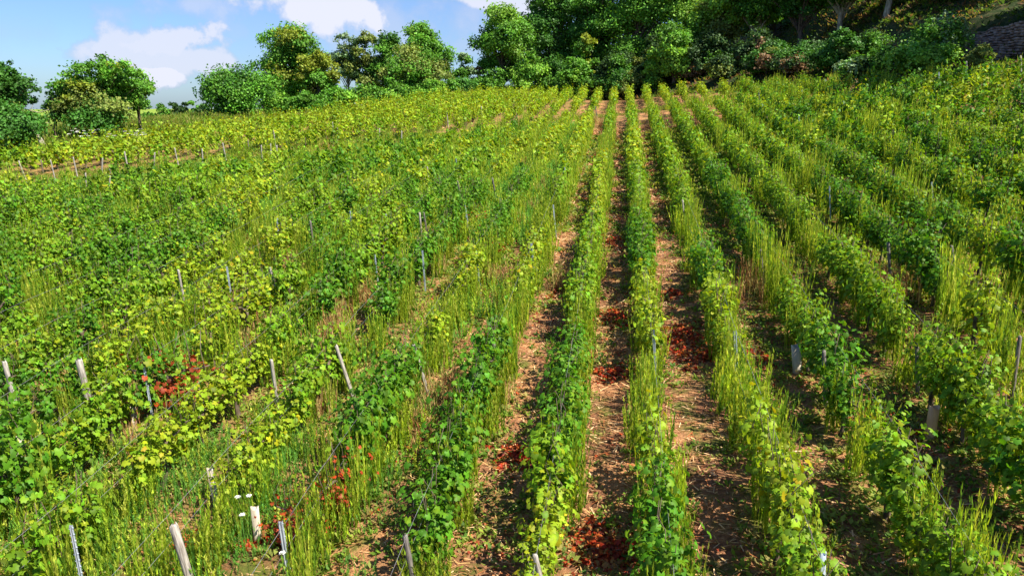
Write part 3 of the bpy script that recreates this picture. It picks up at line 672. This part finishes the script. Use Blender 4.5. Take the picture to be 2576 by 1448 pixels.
S_ = [(METAL, 705, 1310, 727, 1448, 'ribbed blue-grey metal stake at the bottom edge beside rust-brown leaves'), (THIN, 178, 1320, 196, 1410, 'thin blue metal stake near the bottom left corner'),
 (METAL, 1848, 832, 1853, 965, 'bright blue-grey metal stake in the weedy row right of centre'), (THIN, 1644, 828, 1649, 950, 'slim metal stake in front of yellow-green leaves of the upright row'),
 (THIN, 362, 920, 374, 992, 'thin metal stake left of the red dead vine'), (METAL, 1336, 612, 1340, 662, 'short blue metal stake in the first row left of the dark path'),
 (THIN, 1197, 630, 1203, 684, 'slim blue stake just under the dark red vine'), (THIN, 1062, 630, 1067, 695, 'slim blue stake between two green vines, left of centre'),
 (THIN, 942, 640, 948, 695, 'slim blue stake left of the row gap, mid left'), (THIN, 570, 670, 578, 722, 'thin blue stake above the dry grass gap on the left'),
 (THIN, 697, 543, 700, 612, 'tall thin blue stake standing over green vines on the left'), (THIN, 880, 530, 884, 578, 'thin blue stake left of the dark leaning post'),
 (THIN, 971, 538, 973, 572, 'faint thin stake between vines, mid left'), (METAL, 1168, 513, 1181, 592, 'long blue metal stake leaning left before the small red vine'),
 (THIN, 1391, 515, 1396, 572, 'grey metal stake in bright weeds left of the dark path'), (THIN, 1146, 396, 1150, 428, 'small blue stake far up the left rows'),
 (THIN, 1420, 420, 1422, 458, 'small blue stake beside leaves, upper centre'), (THIN, 2343, 458, 2345, 502, 'blue stake in the dense rows of the upper right'),
 (THIN, 2086, 468, 2087, 503, 'blue stake rising from bright weeds, right of centre'), (THIN, 1788, 403, 1790, 432, 'small stake in the second row right of centre, upper part'),
 (THIN, 2009, 288, 2010, 322, 'blue stake in the upper right rows below the wood'), (METAL, 2361, 182, 2362, 217, 'blue stake at the top right beneath the grey-green bush'), (THIN, 2303, 368, 2304, 396, 'small grey stake high in the right rows')]
for (me, tx, ty, bx, by, lab) in S_: stand('metal_stake', me, tx, ty, bx, by, 1.1, lab, 'metal stake', g2, rz=random.uniform(-.4, .4))
# end posts of the far block along the track
EP = [(47, 405, 57, 432, 0), (127, 403, 132, 424, 0), (184, 396, 190, 423, 0), (258, 398, 256, 438, 0), (275, 424, 278, 440, 1), (313, 382, 322, 426, 0), (389, 384, 388, 412, 0), (439, 373, 448, 414, 0), (508, 375, 510, 407, 0), (560, 360, 568, 402, 0), (623, 353, 628, 392, 1),
      (657, 366, 658, 384, 0), (680, 360, 681, 378, 0), (696, 366, 697, 384, 0), (329, 330, 332, 345, 0), (688, 328, 690, 345, 0), (836, 308, 840, 348, 0), (848, 322, 849, 352, 1), (954, 324, 955, 357, 0), (1124, 283, 1128, 335, 0), (1210, 268, 1212, 292, 0), (1200, 214, 1201, 224, 1), (215, 436, 216, 460, 0), (276, 443, 276, 464, 0)]
for i, (tx, ty, bx, by, dk) in enumerate(EP):
    lab = ('dark' if dk else 'pale') + ' leaning end post of the far vine block, %s from the left' % ORD[sorted(e[0] for e in EP).index(tx) + 1]
    stand('wooden_post', DWOOD[i % 3] if dk else FARW, tx, ty, bx, by, 1.0, lab, 'wooden post', 'row end posts along the grass track', rz=random.uniform(-.5, .5))
gp = 'plastic sleeves round young vines'
for (tx, ty, bx, by, h, rad, mt, lab) in [(5, 1035, 12, 1085, .55, .05, M_TUBE, 'white plastic sleeve at the left edge below the tall post'), (50, 1100, 51, 1155, .5, .055, M_TUBE, 'grey-white plastic sleeve near the left edge, lower one'),
     (335, 1025, 336, 1050, .35, .05, M_TUBE, 'short white sleeve left of the red dead vine'), (528, 1178, 539, 1238, .5, .045, M_TUBE, 'pale sleeve leaning left by the wires, lower left'), (640, 1275, 646, 1330, .5, .05, M_TUBE, 'pale sleeve left above the ribbed metal stake'),
     (2002, 868, 2004, 905, .5, .085, M_TUBE, 'wide tan-white sleeve in weeds right of centre'), (2350, 1022, 2342, 1072, .5, .07, M_TUBEO, 'orange-tan flat sleeve on the far right'), (1878, 1012, 1879, 1050, .45, .045, M_TUBEO, 'thin tan sleeve deep in the weedy row, upper one'),
     (1917, 1112, 1918, 1150, .45, .06, M_TUBE, 'tan-white sleeve in the weedy row, middle one'), (1930, 1232, 1932, 1270, .45, .055, M_TUBEO, 'tan sleeve at the top of the yellow-green vine, lowest in the weedy row'), (2070, 1390, 2068, 1440, .9, .03, M_METAL, 'open-topped blue metal tube stake at the bottom right edge')]:
    stand('vine_sleeve' if mt is not M_METAL else 'pipe_stake', pipe_mesh(rad, h, mt, torn=.02), tx, ty, bx, by, h, lab, 'vine sleeve' if mt is not M_METAL else 'metal stake', gp if mt is not M_METAL else None)
# trellis wires
for k in range(-9, 7):
    for hi_, hh in ((1, 1.08), (0, .66)):
        if hi_ == 0 and not -4 <= k <= 2: continue
        x = ROWX[k]; ys = np.arange(5.5, 30, 1.0); pts = [(x + (.04 if hi_ else -.03), y, float(T(x, y)) + hh + .03 * math.sin(y * 1.3 + k)) for y in ys]
        V, F, C = tube(pts, .0022, 4, False)
        tag(obj('trellis_wire', mesh_np('trellis_wire', V, F, M_WIRE)), '%s thin steel trellis wire along %s' % ('upper' if hi_ else 'lower', rowname(k)), 'wire', 'trellis wires')

# ------------------------------------------------------------------ wild flowers
UMB = []
for i in range(3):
    st = tube([(0, 0, 0), (.01, .01, .4), (.02, -.01, .82)], [.004, .003, .002], 5); n = 60
    a = RG.uniform(0, 2 * pi, n); r = .036 * np.sqrt(RG.random(n)); P = np.stack([.02 + r * np.cos(a), -.01 + r * np.sin(a), .86 - 3 * r * r + RG.uniform(0, .01, n)], 1)
    fl = stamp(P, np.array([(0, 0, 1.)]) + RG.normal(0, .2, (n, 3)), .012, RHO, RHOF, np.ones(3)); rays = [tube([(.02, -.01, .82), tuple(P[j])], .0012, 3, False) for j in range(0, n, 5)]
    V, F, C = join([st] + rays); V2, F2, C2 = fl
    UMB.append((mesh_np('stem', V, F, M_WEED, np.array((.12, .22, .04))), mesh_np('flower_head', V2, [F2], M_WHITE, C2)))
for i, (a, b, lab) in enumerate([(596, 1254, 'white wild carrot flower, left of a pair above the pale sleeve'), (622, 1250, 'white wild carrot flower, right of a pair above the pale sleeve'), (708, 1400, 'white wild carrot flower touching the ribbed metal stake'), (612, 1300, 'small white wild carrot flower left of the pale sleeve')]):
    P0 = march(a, b, .85); e = empty('wild_carrot', (P0[0], P0[1], float(T(P0[0], P0[1]))), lab, 'flower', rz=i); obj('stem', UMB[i % 3][0], e); obj('flower_head', UMB[i % 3][1], e)
parts = []
for i in range(40):
    P0 = march(random.uniform(170, 370), 352 - random.uniform(0, 22), 1.0); n = 16; a = RG.uniform(0, 2 * pi, n); r = .10 * np.sqrt(RG.random(n))
    if edge_d(P0[0], P0[1]) > -1: P0 = P0
    parts.append(stamp(np.stack([P0[0] + r * np.cos(a), P0[1] + r * np.sin(a), np.full(n, P0[2] + .15)], 1), np.array([(0, -.4, 1.)]) + RG.normal(0, .3, (n, 3)), .032, RHO, RHOF, np.ones(3)))
V, F, C = join(parts); tag(obj('white_umbels', mesh_np('white_umbels', V, F, M_WHITE)), 'white flower heads along the top of the far block under the left trees', 'flowers', kind='stuff')
M_YEL = mat_noise('petal_yellow', (.75, .5, .02), (.85, .65, .04), 5, .8, bump=0)
ym = stamp(np.stack([.012 * np.cos(np.arange(14)), .012 * np.sin(np.arange(14)), np.full(14, .5)], 1), np.array([(0, 0, 1.)]) + RG.normal(0, .3, (14, 3)), .032, RHO, RHOF, np.ones(3))
yst = tube([(0, 0, 0), (.02, 0, .25), (0, 0, .5)], .003, 4); YS = mesh_np('stem', yst[0], yst[1], M_WEED, np.array((.12, .2, .04))); YF = mesh_np('flower_head', ym[0], [ym[1]], M_YEL)
for a, b, pl in [(1395, 1240, 'top of the'), (1421, 1295, 'second highest of the'), (1384, 1325, 'left lower of the'), (1425, 1320, 'right middle of the'), (1412, 1348, 'lowest right of the'), (1347, 1365, 'lowest left of the')]:
    P0 = march(a, b, .5); e = empty('yellow_flower', (P0[0], P0[1], float(T(P0[0], P0[1]))), 'small yellow flower, %s cluster beside the near left path' % pl, 'flower', 'yellow flowers by the path'); obj('stem', YS, e); obj('flower_head', YF, e)

# ------------------------------------------------------------------ trees and bushes
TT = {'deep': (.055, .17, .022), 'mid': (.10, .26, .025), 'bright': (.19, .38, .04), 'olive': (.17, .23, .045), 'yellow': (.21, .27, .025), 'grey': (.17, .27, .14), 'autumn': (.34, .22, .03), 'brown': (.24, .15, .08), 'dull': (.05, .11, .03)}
def tree(name, label, cat, px, top, hw, D, tone, base=.22, nl=16, leaf=.24, n=9000, alt='mid', altp=.15, trunkr=.16, group='trees along the wood edge', spiky=0, pale=False, shift=None, airy=0, deepen=0.35, limb=True):
    P0 = at(px, 300, D); x, y = P0[0], P0[1]; z0 = float(T(x, y)); H = max(at(px, top, D)[2] - z0, 1.2); Wd = hw * 1.08 * D / FPX
    if H < Wd * .9 and cat == 'bush': Wd = max(H * 1.1, Wd * .6)
    rs = np.random.default_rng(int(px * 7 + top + 3000)); hz = H * (1 - base) / 2; zc = H * base + hz
    cs, rsz = [], []
    for i in range(nl):
        v = rs.normal(size=3); v /= np.linalg.norm(v); q = rs.uniform(.35, 1) ** .6
        r = min(Wd * rs.uniform(.30, .48) * (1 if nl < 22 else .86), H * .42)
        c = np.array([v[0] * (Wd - r) * q, v[1] * (Wd - r) * q, (zc + v[2] * max(hz - r * .8, .1) * q) if base > .2 else rs.uniform(H * base + r * .5, max(H - r, r))]); c[:2] *= (1 - .35 * min(1, max(0, (c[2] / H - .5) * 2)) ** 2); cs.append(c); rsz.append(r)
    cs[0] = np.array([rs.uniform(-.2, .2) * Wd, 0, H - rsz[0] * .75]); cs[1] = np.array([-(Wd - rsz[1] * .9), 0, zc - .1 * hz]); cs[2] = np.array([Wd - rsz[2] * .9, 0, zc + .1 * hz]); cs[3] = np.array([0, 0, zc]); rsz[3] = min(Wd * .5, H * .4)
    cs = np.array(cs); rsz = np.array(rsz); wts = rsz ** 2 / np.sum(rsz ** 2)
    L_P, L_N, L_C = [], [], []; base_c = np.array(TT[tone]); alt_c = np.array(TT[alt])
    for c, r, wt in zip(cs, rsz, wts):
        m = int(n * 2.0 * wt); ns = max(6, int(20 * (1 - airy * .4))); sd = rs.normal(size=(ns, 3)); sd[:, 2] = np.where(sd[:, 2] < -.3, -sd[:, 2], sd[:, 2]); sd = unit(sd)
        sc_ = c + sd * r * rs.uniform(.65, 1.12 + spiky * .5, (ns, 1)) * (1, 1, .85); k = rs.integers(0, ns, m); dd = unit(rs.normal(size=(m, 3)))
        rr = r * (.46 - airy * .12); p = sc_[k] + rs.normal(size=(m, 3)) * rr * .52 * rs.uniform(.6, 1.3, (ns, 1))[k] * (1, 1, .75 + spiky)
        lc = base_c if rs.random() > altp else alt_c; cc = lc * rs.uniform(.8, 1.2)
        sub = rs.uniform(.78, 1.25, (ns, 1))[k]
        L_P.append(p); L_N.append(dd * .8 + sd[k] * .7 + (0, 0, .35) + rs.normal(0, .35, (m, 3))); L_C.append(cc * sub * rs.uniform(.7, 1.3, (m, 1)) * (1 + .06 * rs.normal(size=(m, 3))))
    P = np.concatenate(L_P); P[:, 2] = np.maximum(P[:, 2], .1); Nn = np.concatenate(L_N); lo_ = P[:, 2] < .12; P[lo_, 2] = rs.uniform(.1, .5, lo_.sum()); Cc = np.concatenate(L_C).clip(.004, .8)
    e = empty(name, (x, y, z0), label, cat, group)
    v, f, c = stamp(P, Nn, leaf * .82 * rs.uniform(.6, 1.35, len(P)), RHO * (1.15, 1, 1), RHOF, Cc)
    obj('crown', mesh_np('crown', v, [f], M_TREE, c), e)
    tb = [tube([(0, 0, -.3), (rs.uniform(-.2, .2), rs.uniform(-.1, .1), H * base * .8), (rs.uniform(-.3, .3), 0, zc)], [trunkr, trunkr * .8, trunkr * .5], 8)]
    if limb:
        for c, r in zip(cs, rsz):
            z1 = max(H * base * .5, c[2] * .5); tb.append(tube([(0, 0, z1), (c[0] * .5, c[1] * .5, (z1 + c[2]) * .52), tuple(c), tuple(c + (c - (0, 0, zc)) * .15)], [trunkr * .45, trunkr * .3, trunkr * .16, .01], 5))
    V, F, C = join(tb); obj('trunk', mesh_np('trunk', V, F, M_PALEBARK if pale else M_BARK, smooth=True), e)
    return e
gl = 'trees left of the vineyard'
tree('tree', 'gappy green tree cut off by the left edge', 'tree', 20, 158, 82, 41, 'deep', .35, 20, .19, 7000, 'yellow', .15, .16, gl, airy=.9)
tree('bush', 'dense dark bush under the leftmost tree', 'bush', 8, 262, 95, 39, 'deep', .02, 16, .18, 8000, 'olive', .3, .08, 'bushes left of the vineyard')
tree('tree', 'wide rounded tree with orange-tinged leaves on its left side', 'tree', 268, 150, 122, 47, 'mid', .16, 26, .20, 12000, 'yellow', .2, .18, gl, airy=1.3)
tree('bush', 'dark dense bush at the foot of the wide rounded tree', 'bush', 232, 236, 96, 45.5, 'deep', .02, 18, .19, 9000, 'olive', .25, .08, 'bushes left of the vineyard')
tree('sapling', 'thin light sapling between the two left trees', 'tree', 138, 213, 26, 45, 'deep', .3, 8, .16, 700, 'mid', .3, .05, gl, airy=1)
tree('tree', 'slender tree with open branches right of the wide rounded tree', 'tree', 352, 176, 44, 48, 'bright', .28, 13, .18, 2600, 'mid', .4, .10, gl, airy=1)
tree('bush', 'dense green bush standing alone left of the big round tree', 'bush', 598, 182, 88, 60, 'deep', .0, 26, .22, 13000, 'mid', .5, .10, 'bushes along the meadow', spiky=.5)
tree('tree', 'big round dense tree with a yellow-tinged top', 'tree', 735, 72, 92, 70, 'mid', .08, 34, .25, 19000, 'yellow', .35, .25)
tree('tree', 'yellowish tree leaning against the big round tree', 'tree', 806, 135, 52, 67, 'yellow', .1, 16, .24, 7000, 'mid', .3, .15)
tree('tree', 'thin grey-green tree with bare branches showing', 'tree', 880, 88, 52, 78, 'grey', .3, 16, .25, 3800, 'dull', .4, .13, pale=True, airy=1)
tree('tree', 'dull olive tree with bare grey twigs in its top', 'tree', 925, 92, 46, 76, 'olive', .2, 16, .25, 6000, 'dull', .4, .13, pale=True, airy=.6)
tree('tree', 'deep green tree in the middle of the distant group', 'tree', 985, 92, 55, 76, 'mid', .12, 18, .26, 8000, 'deep', .4, .16)
tree('tree', 'tall rounded tree on the right of the distant group', 'tree', 1070, 66, 68, 80, 'mid', .15, 24, .27, 12000, 'bright', .3, .2)
tree('tree', 'low broad olive-green tree before the tall rounded one', 'tree', 1045, 128, 82, 73, 'olive', .05, 24, .25, 13000, 'mid', .35, .16)
tree('tree', 'small hazy tree in the gap below the open sky', 'tree', 1163, 140, 34, 84, 'mid', .05, 10, .26, 3600, 'grey', .3, .1)
tree('bush', 'brown-tinged shrub at the foot of the sky gap', 'bush', 1206, 172, 22, 78, 'brown', .0, 8, .24, 1500, 'olive', .4, .06, 'bushes along the meadow')
tree('tree', 'tall full tree right of the sky gap', 'tree', 1262, 28, 74, 78, 'mid', .1, 28, .27, 15000, 'bright', .3, .25)
hg = 'bushes along the wood edge'
for i, (a, b, hw, D, tn, lb) in enumerate([(700, 238, 40, 63, 'mid', 'green shrub at the foot of the big round tree'), (775, 236, 42, 62, 'mid', 'green shrub under the yellowish tree'), (850, 226, 42, 64, 'mid', 'leafy green hedge shrub under the grey twiggy tree'), (925, 220, 44, 67, 'mid', 'green hedge shrub under the olive tree'),
        (1000, 216, 42, 69, 'mid', 'green hedge shrub left below the broad olive tree'), (1075, 205, 42, 71, 'mid', 'rounded green hedge shrub right below the broad olive tree'), (1150, 200, 44, 74, 'deep', 'dark hedge shrub below the small hazy tree'), (1222, 198, 40, 76, 'deep', 'dark hedge shrub at the foot of the tall full tree'),
        (1325, 142, 46, 76, 'bright', 'sunlit shrub between the tall full tree and the dark trees'), (1400, 150, 52, 77, 'deep', 'dark green shrub under the dark overhanging trees'), (1468, 98, 30, 73, 'yellow', 'tall yellow-green shrub before the dark trees'), (1440, 150, 40, 72, 'mid', 'leafy shrub beside the tall yellow-green one'),
        (1560, 140, 50, 72, 'dull', 'dark shrub on the shaded bank, centre right'), (1640, 150, 30, 70, 'mid', 'small green shrub on the bare reddish bank'), (1905, 150, 40, 59, 'dull', 'dark shrub below the twin trunks'), (1990, 120, 60, 56, 'deep', 'broad dark shrub reaching over the shaded bank'),
        (2075, 118, 62, 52, 'deep', 'big dark shrub with long pale-leaved arching twigs'), (2140, 150, 45, 48, 'grey', 'low grey-green bramble in front of the dark shrub'), (2190, 128, 50, 47, 'dull', 'dull shrub left of the sunlit bush'), (2300, 118, 72, 43, 'bright', 'sunlit light green bush below the grey-green spiky one'), (2440, 148, 26, 41.5, 'olive', 'low olive bramble at the foot of the stone wall')]):
    tree('bush', lb, 'bush', a, b, hw, D, tn, .0, 14, .24 if D > 60 else .19, 5200, 'mid' if tn != 'mid' else 'bright', .3, .07, hg, spiky=.2, limb=False)
tree('bush', 'grey-green spiky bush standing above the sunlit one', 'bush', 2328, 66, 60, 44.5, 'grey', .0, 16, .17, 7500, 'mid', .3, .08, hg, spiky=1.2)
for i, (a, b, hw, D, tn, al, ba, lb, pl) in enumerate([(1400, -60, 100, 82, 'deep', 'mid', .12, 'very tall dark tree overhanging the field, centre top', 0), (1500, -40, 80, 79, 'deep', 'mid', .1, 'tall dark tree right of the overhanging one', 0), (1590, -80, 90, 76, 'mid', 'bright', .1, 'tall mid-green tree before the bank, centre right', 0),
        (1715, -70, 105, 74, 'bright', 'mid', .1, 'tall sunlit bright green tree, the brightest of the wood', 0), (1690, 70, 62, 69, 'bright', 'mid', .05, 'lower sunlit round tree before the brightest one', 0), (1800, -30, 70, 70, 'olive', 'bright', .2, 'thin yellowish tree beside the brightest one', 0), (1880, -90, 85, 68, 'mid', 'deep', .25, 'tall tree with pale slim trunk right of the bright trees', 1),
        (1990, -80, 90, 64, 'mid', 'deep', .3, 'tall tree over the darkest part of the bank', 0), (2090, -90, 90, 62, 'deep', 'mid', .35, 'high-branched tree with pale trunk above dark shrubs', 1), (2195, -90, 85, 58, 'mid', 'bright', .38, 'tree with a sunlit overhanging limb, upper right', 1),
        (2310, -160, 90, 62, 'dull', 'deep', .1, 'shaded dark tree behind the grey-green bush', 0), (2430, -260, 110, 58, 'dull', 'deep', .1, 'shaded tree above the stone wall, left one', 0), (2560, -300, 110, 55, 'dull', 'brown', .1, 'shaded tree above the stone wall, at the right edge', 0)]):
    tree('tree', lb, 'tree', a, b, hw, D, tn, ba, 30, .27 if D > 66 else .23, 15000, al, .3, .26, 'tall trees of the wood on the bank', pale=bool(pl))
# more of the wood behind, seen between the front trees
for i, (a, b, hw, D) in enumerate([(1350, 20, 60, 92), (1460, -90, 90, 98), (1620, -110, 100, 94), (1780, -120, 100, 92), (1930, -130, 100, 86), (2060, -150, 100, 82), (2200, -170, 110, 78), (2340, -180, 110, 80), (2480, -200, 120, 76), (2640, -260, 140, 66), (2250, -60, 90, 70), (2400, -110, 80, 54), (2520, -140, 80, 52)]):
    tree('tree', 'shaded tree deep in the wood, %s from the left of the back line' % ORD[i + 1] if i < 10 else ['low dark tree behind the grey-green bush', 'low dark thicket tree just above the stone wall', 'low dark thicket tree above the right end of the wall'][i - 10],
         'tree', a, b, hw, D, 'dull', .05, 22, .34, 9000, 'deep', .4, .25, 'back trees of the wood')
# thicket covering the bank
rs0 = random.Random(5)
for i in range(34):
    a = 1380 + i * 36; D = float(np.interp(a, [1380, 1700, 2000, 2300, 2600], [76, 67, 54.5, 43.5, 39])) + rs0.choice((0, 3, 7)); tp_ = float(np.interp(a, [1380, 1700, 2000, 2300, 2600], [140, 140, 120, 110, 40])) + rs0.uniform(-45, 40)
    if a > 2330: D += 9; tp_ -= 45
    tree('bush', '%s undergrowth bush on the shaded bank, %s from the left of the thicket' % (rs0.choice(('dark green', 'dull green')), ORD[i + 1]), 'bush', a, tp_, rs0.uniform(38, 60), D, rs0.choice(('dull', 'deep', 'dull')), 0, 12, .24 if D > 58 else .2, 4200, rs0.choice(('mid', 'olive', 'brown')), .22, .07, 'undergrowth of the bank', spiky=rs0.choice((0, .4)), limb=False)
x, y = RG.uniform(-6, 75, 110000), RG.uniform(20, 110, 110000); e_ = edge_d(x, y); k = (e_ > .2) & (e_ < 26) & (RG.random(110000) < .55 + .5 * vn(x, y, .5)); x, y = x[k], y[k]; z = T(x, y)
P, nr, up, c, s_ = tufts(x, y, z, z, 6, .34, np.array([(.05, .11, .025), (.09, .15, .03), (.16, .13, .06), (.20, .12, .07), (.12, .2, .03)]), spread=.25, upz=1.2)
V, F, C = stamp(P, nr, s_, RHO * (.6, 1, 1) + (0, .5, 0), RHOF, c, up=up)
tag(obj('bank_undergrowth', mesh_np('bank_undergrowth', V, F, M_WEED, C)), 'dark tangled ivy, brambles and dry stems covering the shaded bank under the trees', 'undergrowth', kind='stuff')
for i, (a, top, hw, D) in enumerate([(2690, -380, 150, 50), (2740, -520, 170, 42), (2800, -650, 200, 36)]):  # trees added mostly out of frame to cast shade on bank and wall
    tree('tree', 'tall dark tree added past the right edge to shade the wall, %s' % ('farthest', 'middle one', 'nearest')[i], 'tree', a, top, hw, D, 'dull', .15, 26, .3, 9000, 'mid', .25, .26, 'trees added past the right edge for shade')
# dead leaning tree at the left
e = empty('dead_tree', tuple(np.array([*march(112, 372, 0)[:2], float(T(*march(112, 372, 0)[:2]))])), 'bare dead tree leaning left with a grey trunk and thin branches', 'tree')
s = 38 / FPX; rl = lambda dx, dz, dy=0: tuple(np.array(rR) * dx * s + np.array([0, dy, dz * s]))
b_ = [tube([rl(2, -8), rl(-8, 22), rl(-22, 48), rl(-34, 62)], [.17, .14, .11, .08], 8)]
for q in [[(-34, 62), (-60, 66), (-92, 74)], [(-34, 62), (-30, 84), (-22, 104), (-8, 120)], [(-22, 48), (-2, 66), (28, 70)], [(-34, 62), (-48, 88), (-52, 112)], [(-30, 84), (-42, 104), (-40, 122)], [(-22, 104), (8, 98), (36, 106)], [(-60, 66), (-70, 48), (-74, 36)], [(-2, 66), (14, 84), (34, 90)], [(-22, 48), (-40, 40), (-52, 30)]]:
    b_.append(tube([rl(*p_, random.uniform(-.3, .3)) for p_ in q], [.05, .03, .012] if len(q) == 3 else [.05, .035, .02, .01], 5))
V, F, C = join(b_); obj('trunk', mesh_np('dead_trunk', V, F, M_PALEBARK, smooth=True), e)
# far hedge on the skyline
for i, (a, b, hw) in enumerate([(405, 262, 20), (440, 261, 22), (468, 259, 18), (488, 255, 12), (512, 262, 30), (370, 264, 22)]):
    tree('bush', 'tiny %s on the distant skyline, %s from the left' % ('round tree' if i == 3 else 'dark hedge bush', ORD[[2, 3, 4, 5, 6, 1][i]]), 'bush', a, b, hw, 120, 'dull', .0, 8, .4, 900, 'mid', .4, .06, 'hedge on the skyline', limb=False)

# ------------------------------------------------------------------ dry stone wall
def wall():
    A, B = 2372, 2680; parts = []; W = []
    def P(px, f):   # f 0..1 bottom to top
        D = 47 - 6.0 * (px - A) / 300
        t = (px - A) / 203.0; top = 104 - 52 * t ** .9 + 3 * math.sin(px * .11); bot = 128 + 38 * min(t, 1.0) + 6
        return at(px, bot + (top - bot) * f, D)
    nc = 15
    for c in range(nc):
        px = A + random.uniform(0, 8)
        while px < B:
            wpx = random.uniform(7, 19); Pa = P(px, c / nc); Pb = P(px + wpx - .6, c / nc); Pc = P(px, (c + 1) / nc - .01)
            ln = Pb - Pa; ln[2] *= .5; u_ = ln / np.linalg.norm(ln); back = np.array([-u_[1], u_[0], 0]); hgt = max(Pc[2] - Pa[2], .05) * random.uniform(.86, 1.0)
            dep = .35; off = -random.uniform(0, .07); q = []
            for zz in (0, 1):
                for yy in (0, 1):
                    for xx in (0, 1):
                        p_ = Pa + ln * xx + back * (off + dep * yy) + np.array([0, 0, hgt * zz]) + np.array([random.uniform(-.025, .025) for _ in range(3)]); q.append(p_)
            parts.append((np.array(q), [np.array([(0, 1, 5, 4), (2, 6, 7, 3), (0, 4, 6, 2), (1, 3, 7, 5), (4, 5, 7, 6), (0, 2, 3, 1)])], np.zeros(3)))
            px += wpx
    V, F, C = join(parts); o0 = V.mean(0); e = obj('stone_wall', mesh_np('stone_wall', V - o0, F, M_STONE)); e.location = o0
    tag(e, 'rough dry stone wall of stacked brown limestone on the bank, top right', 'stone wall')
wall()
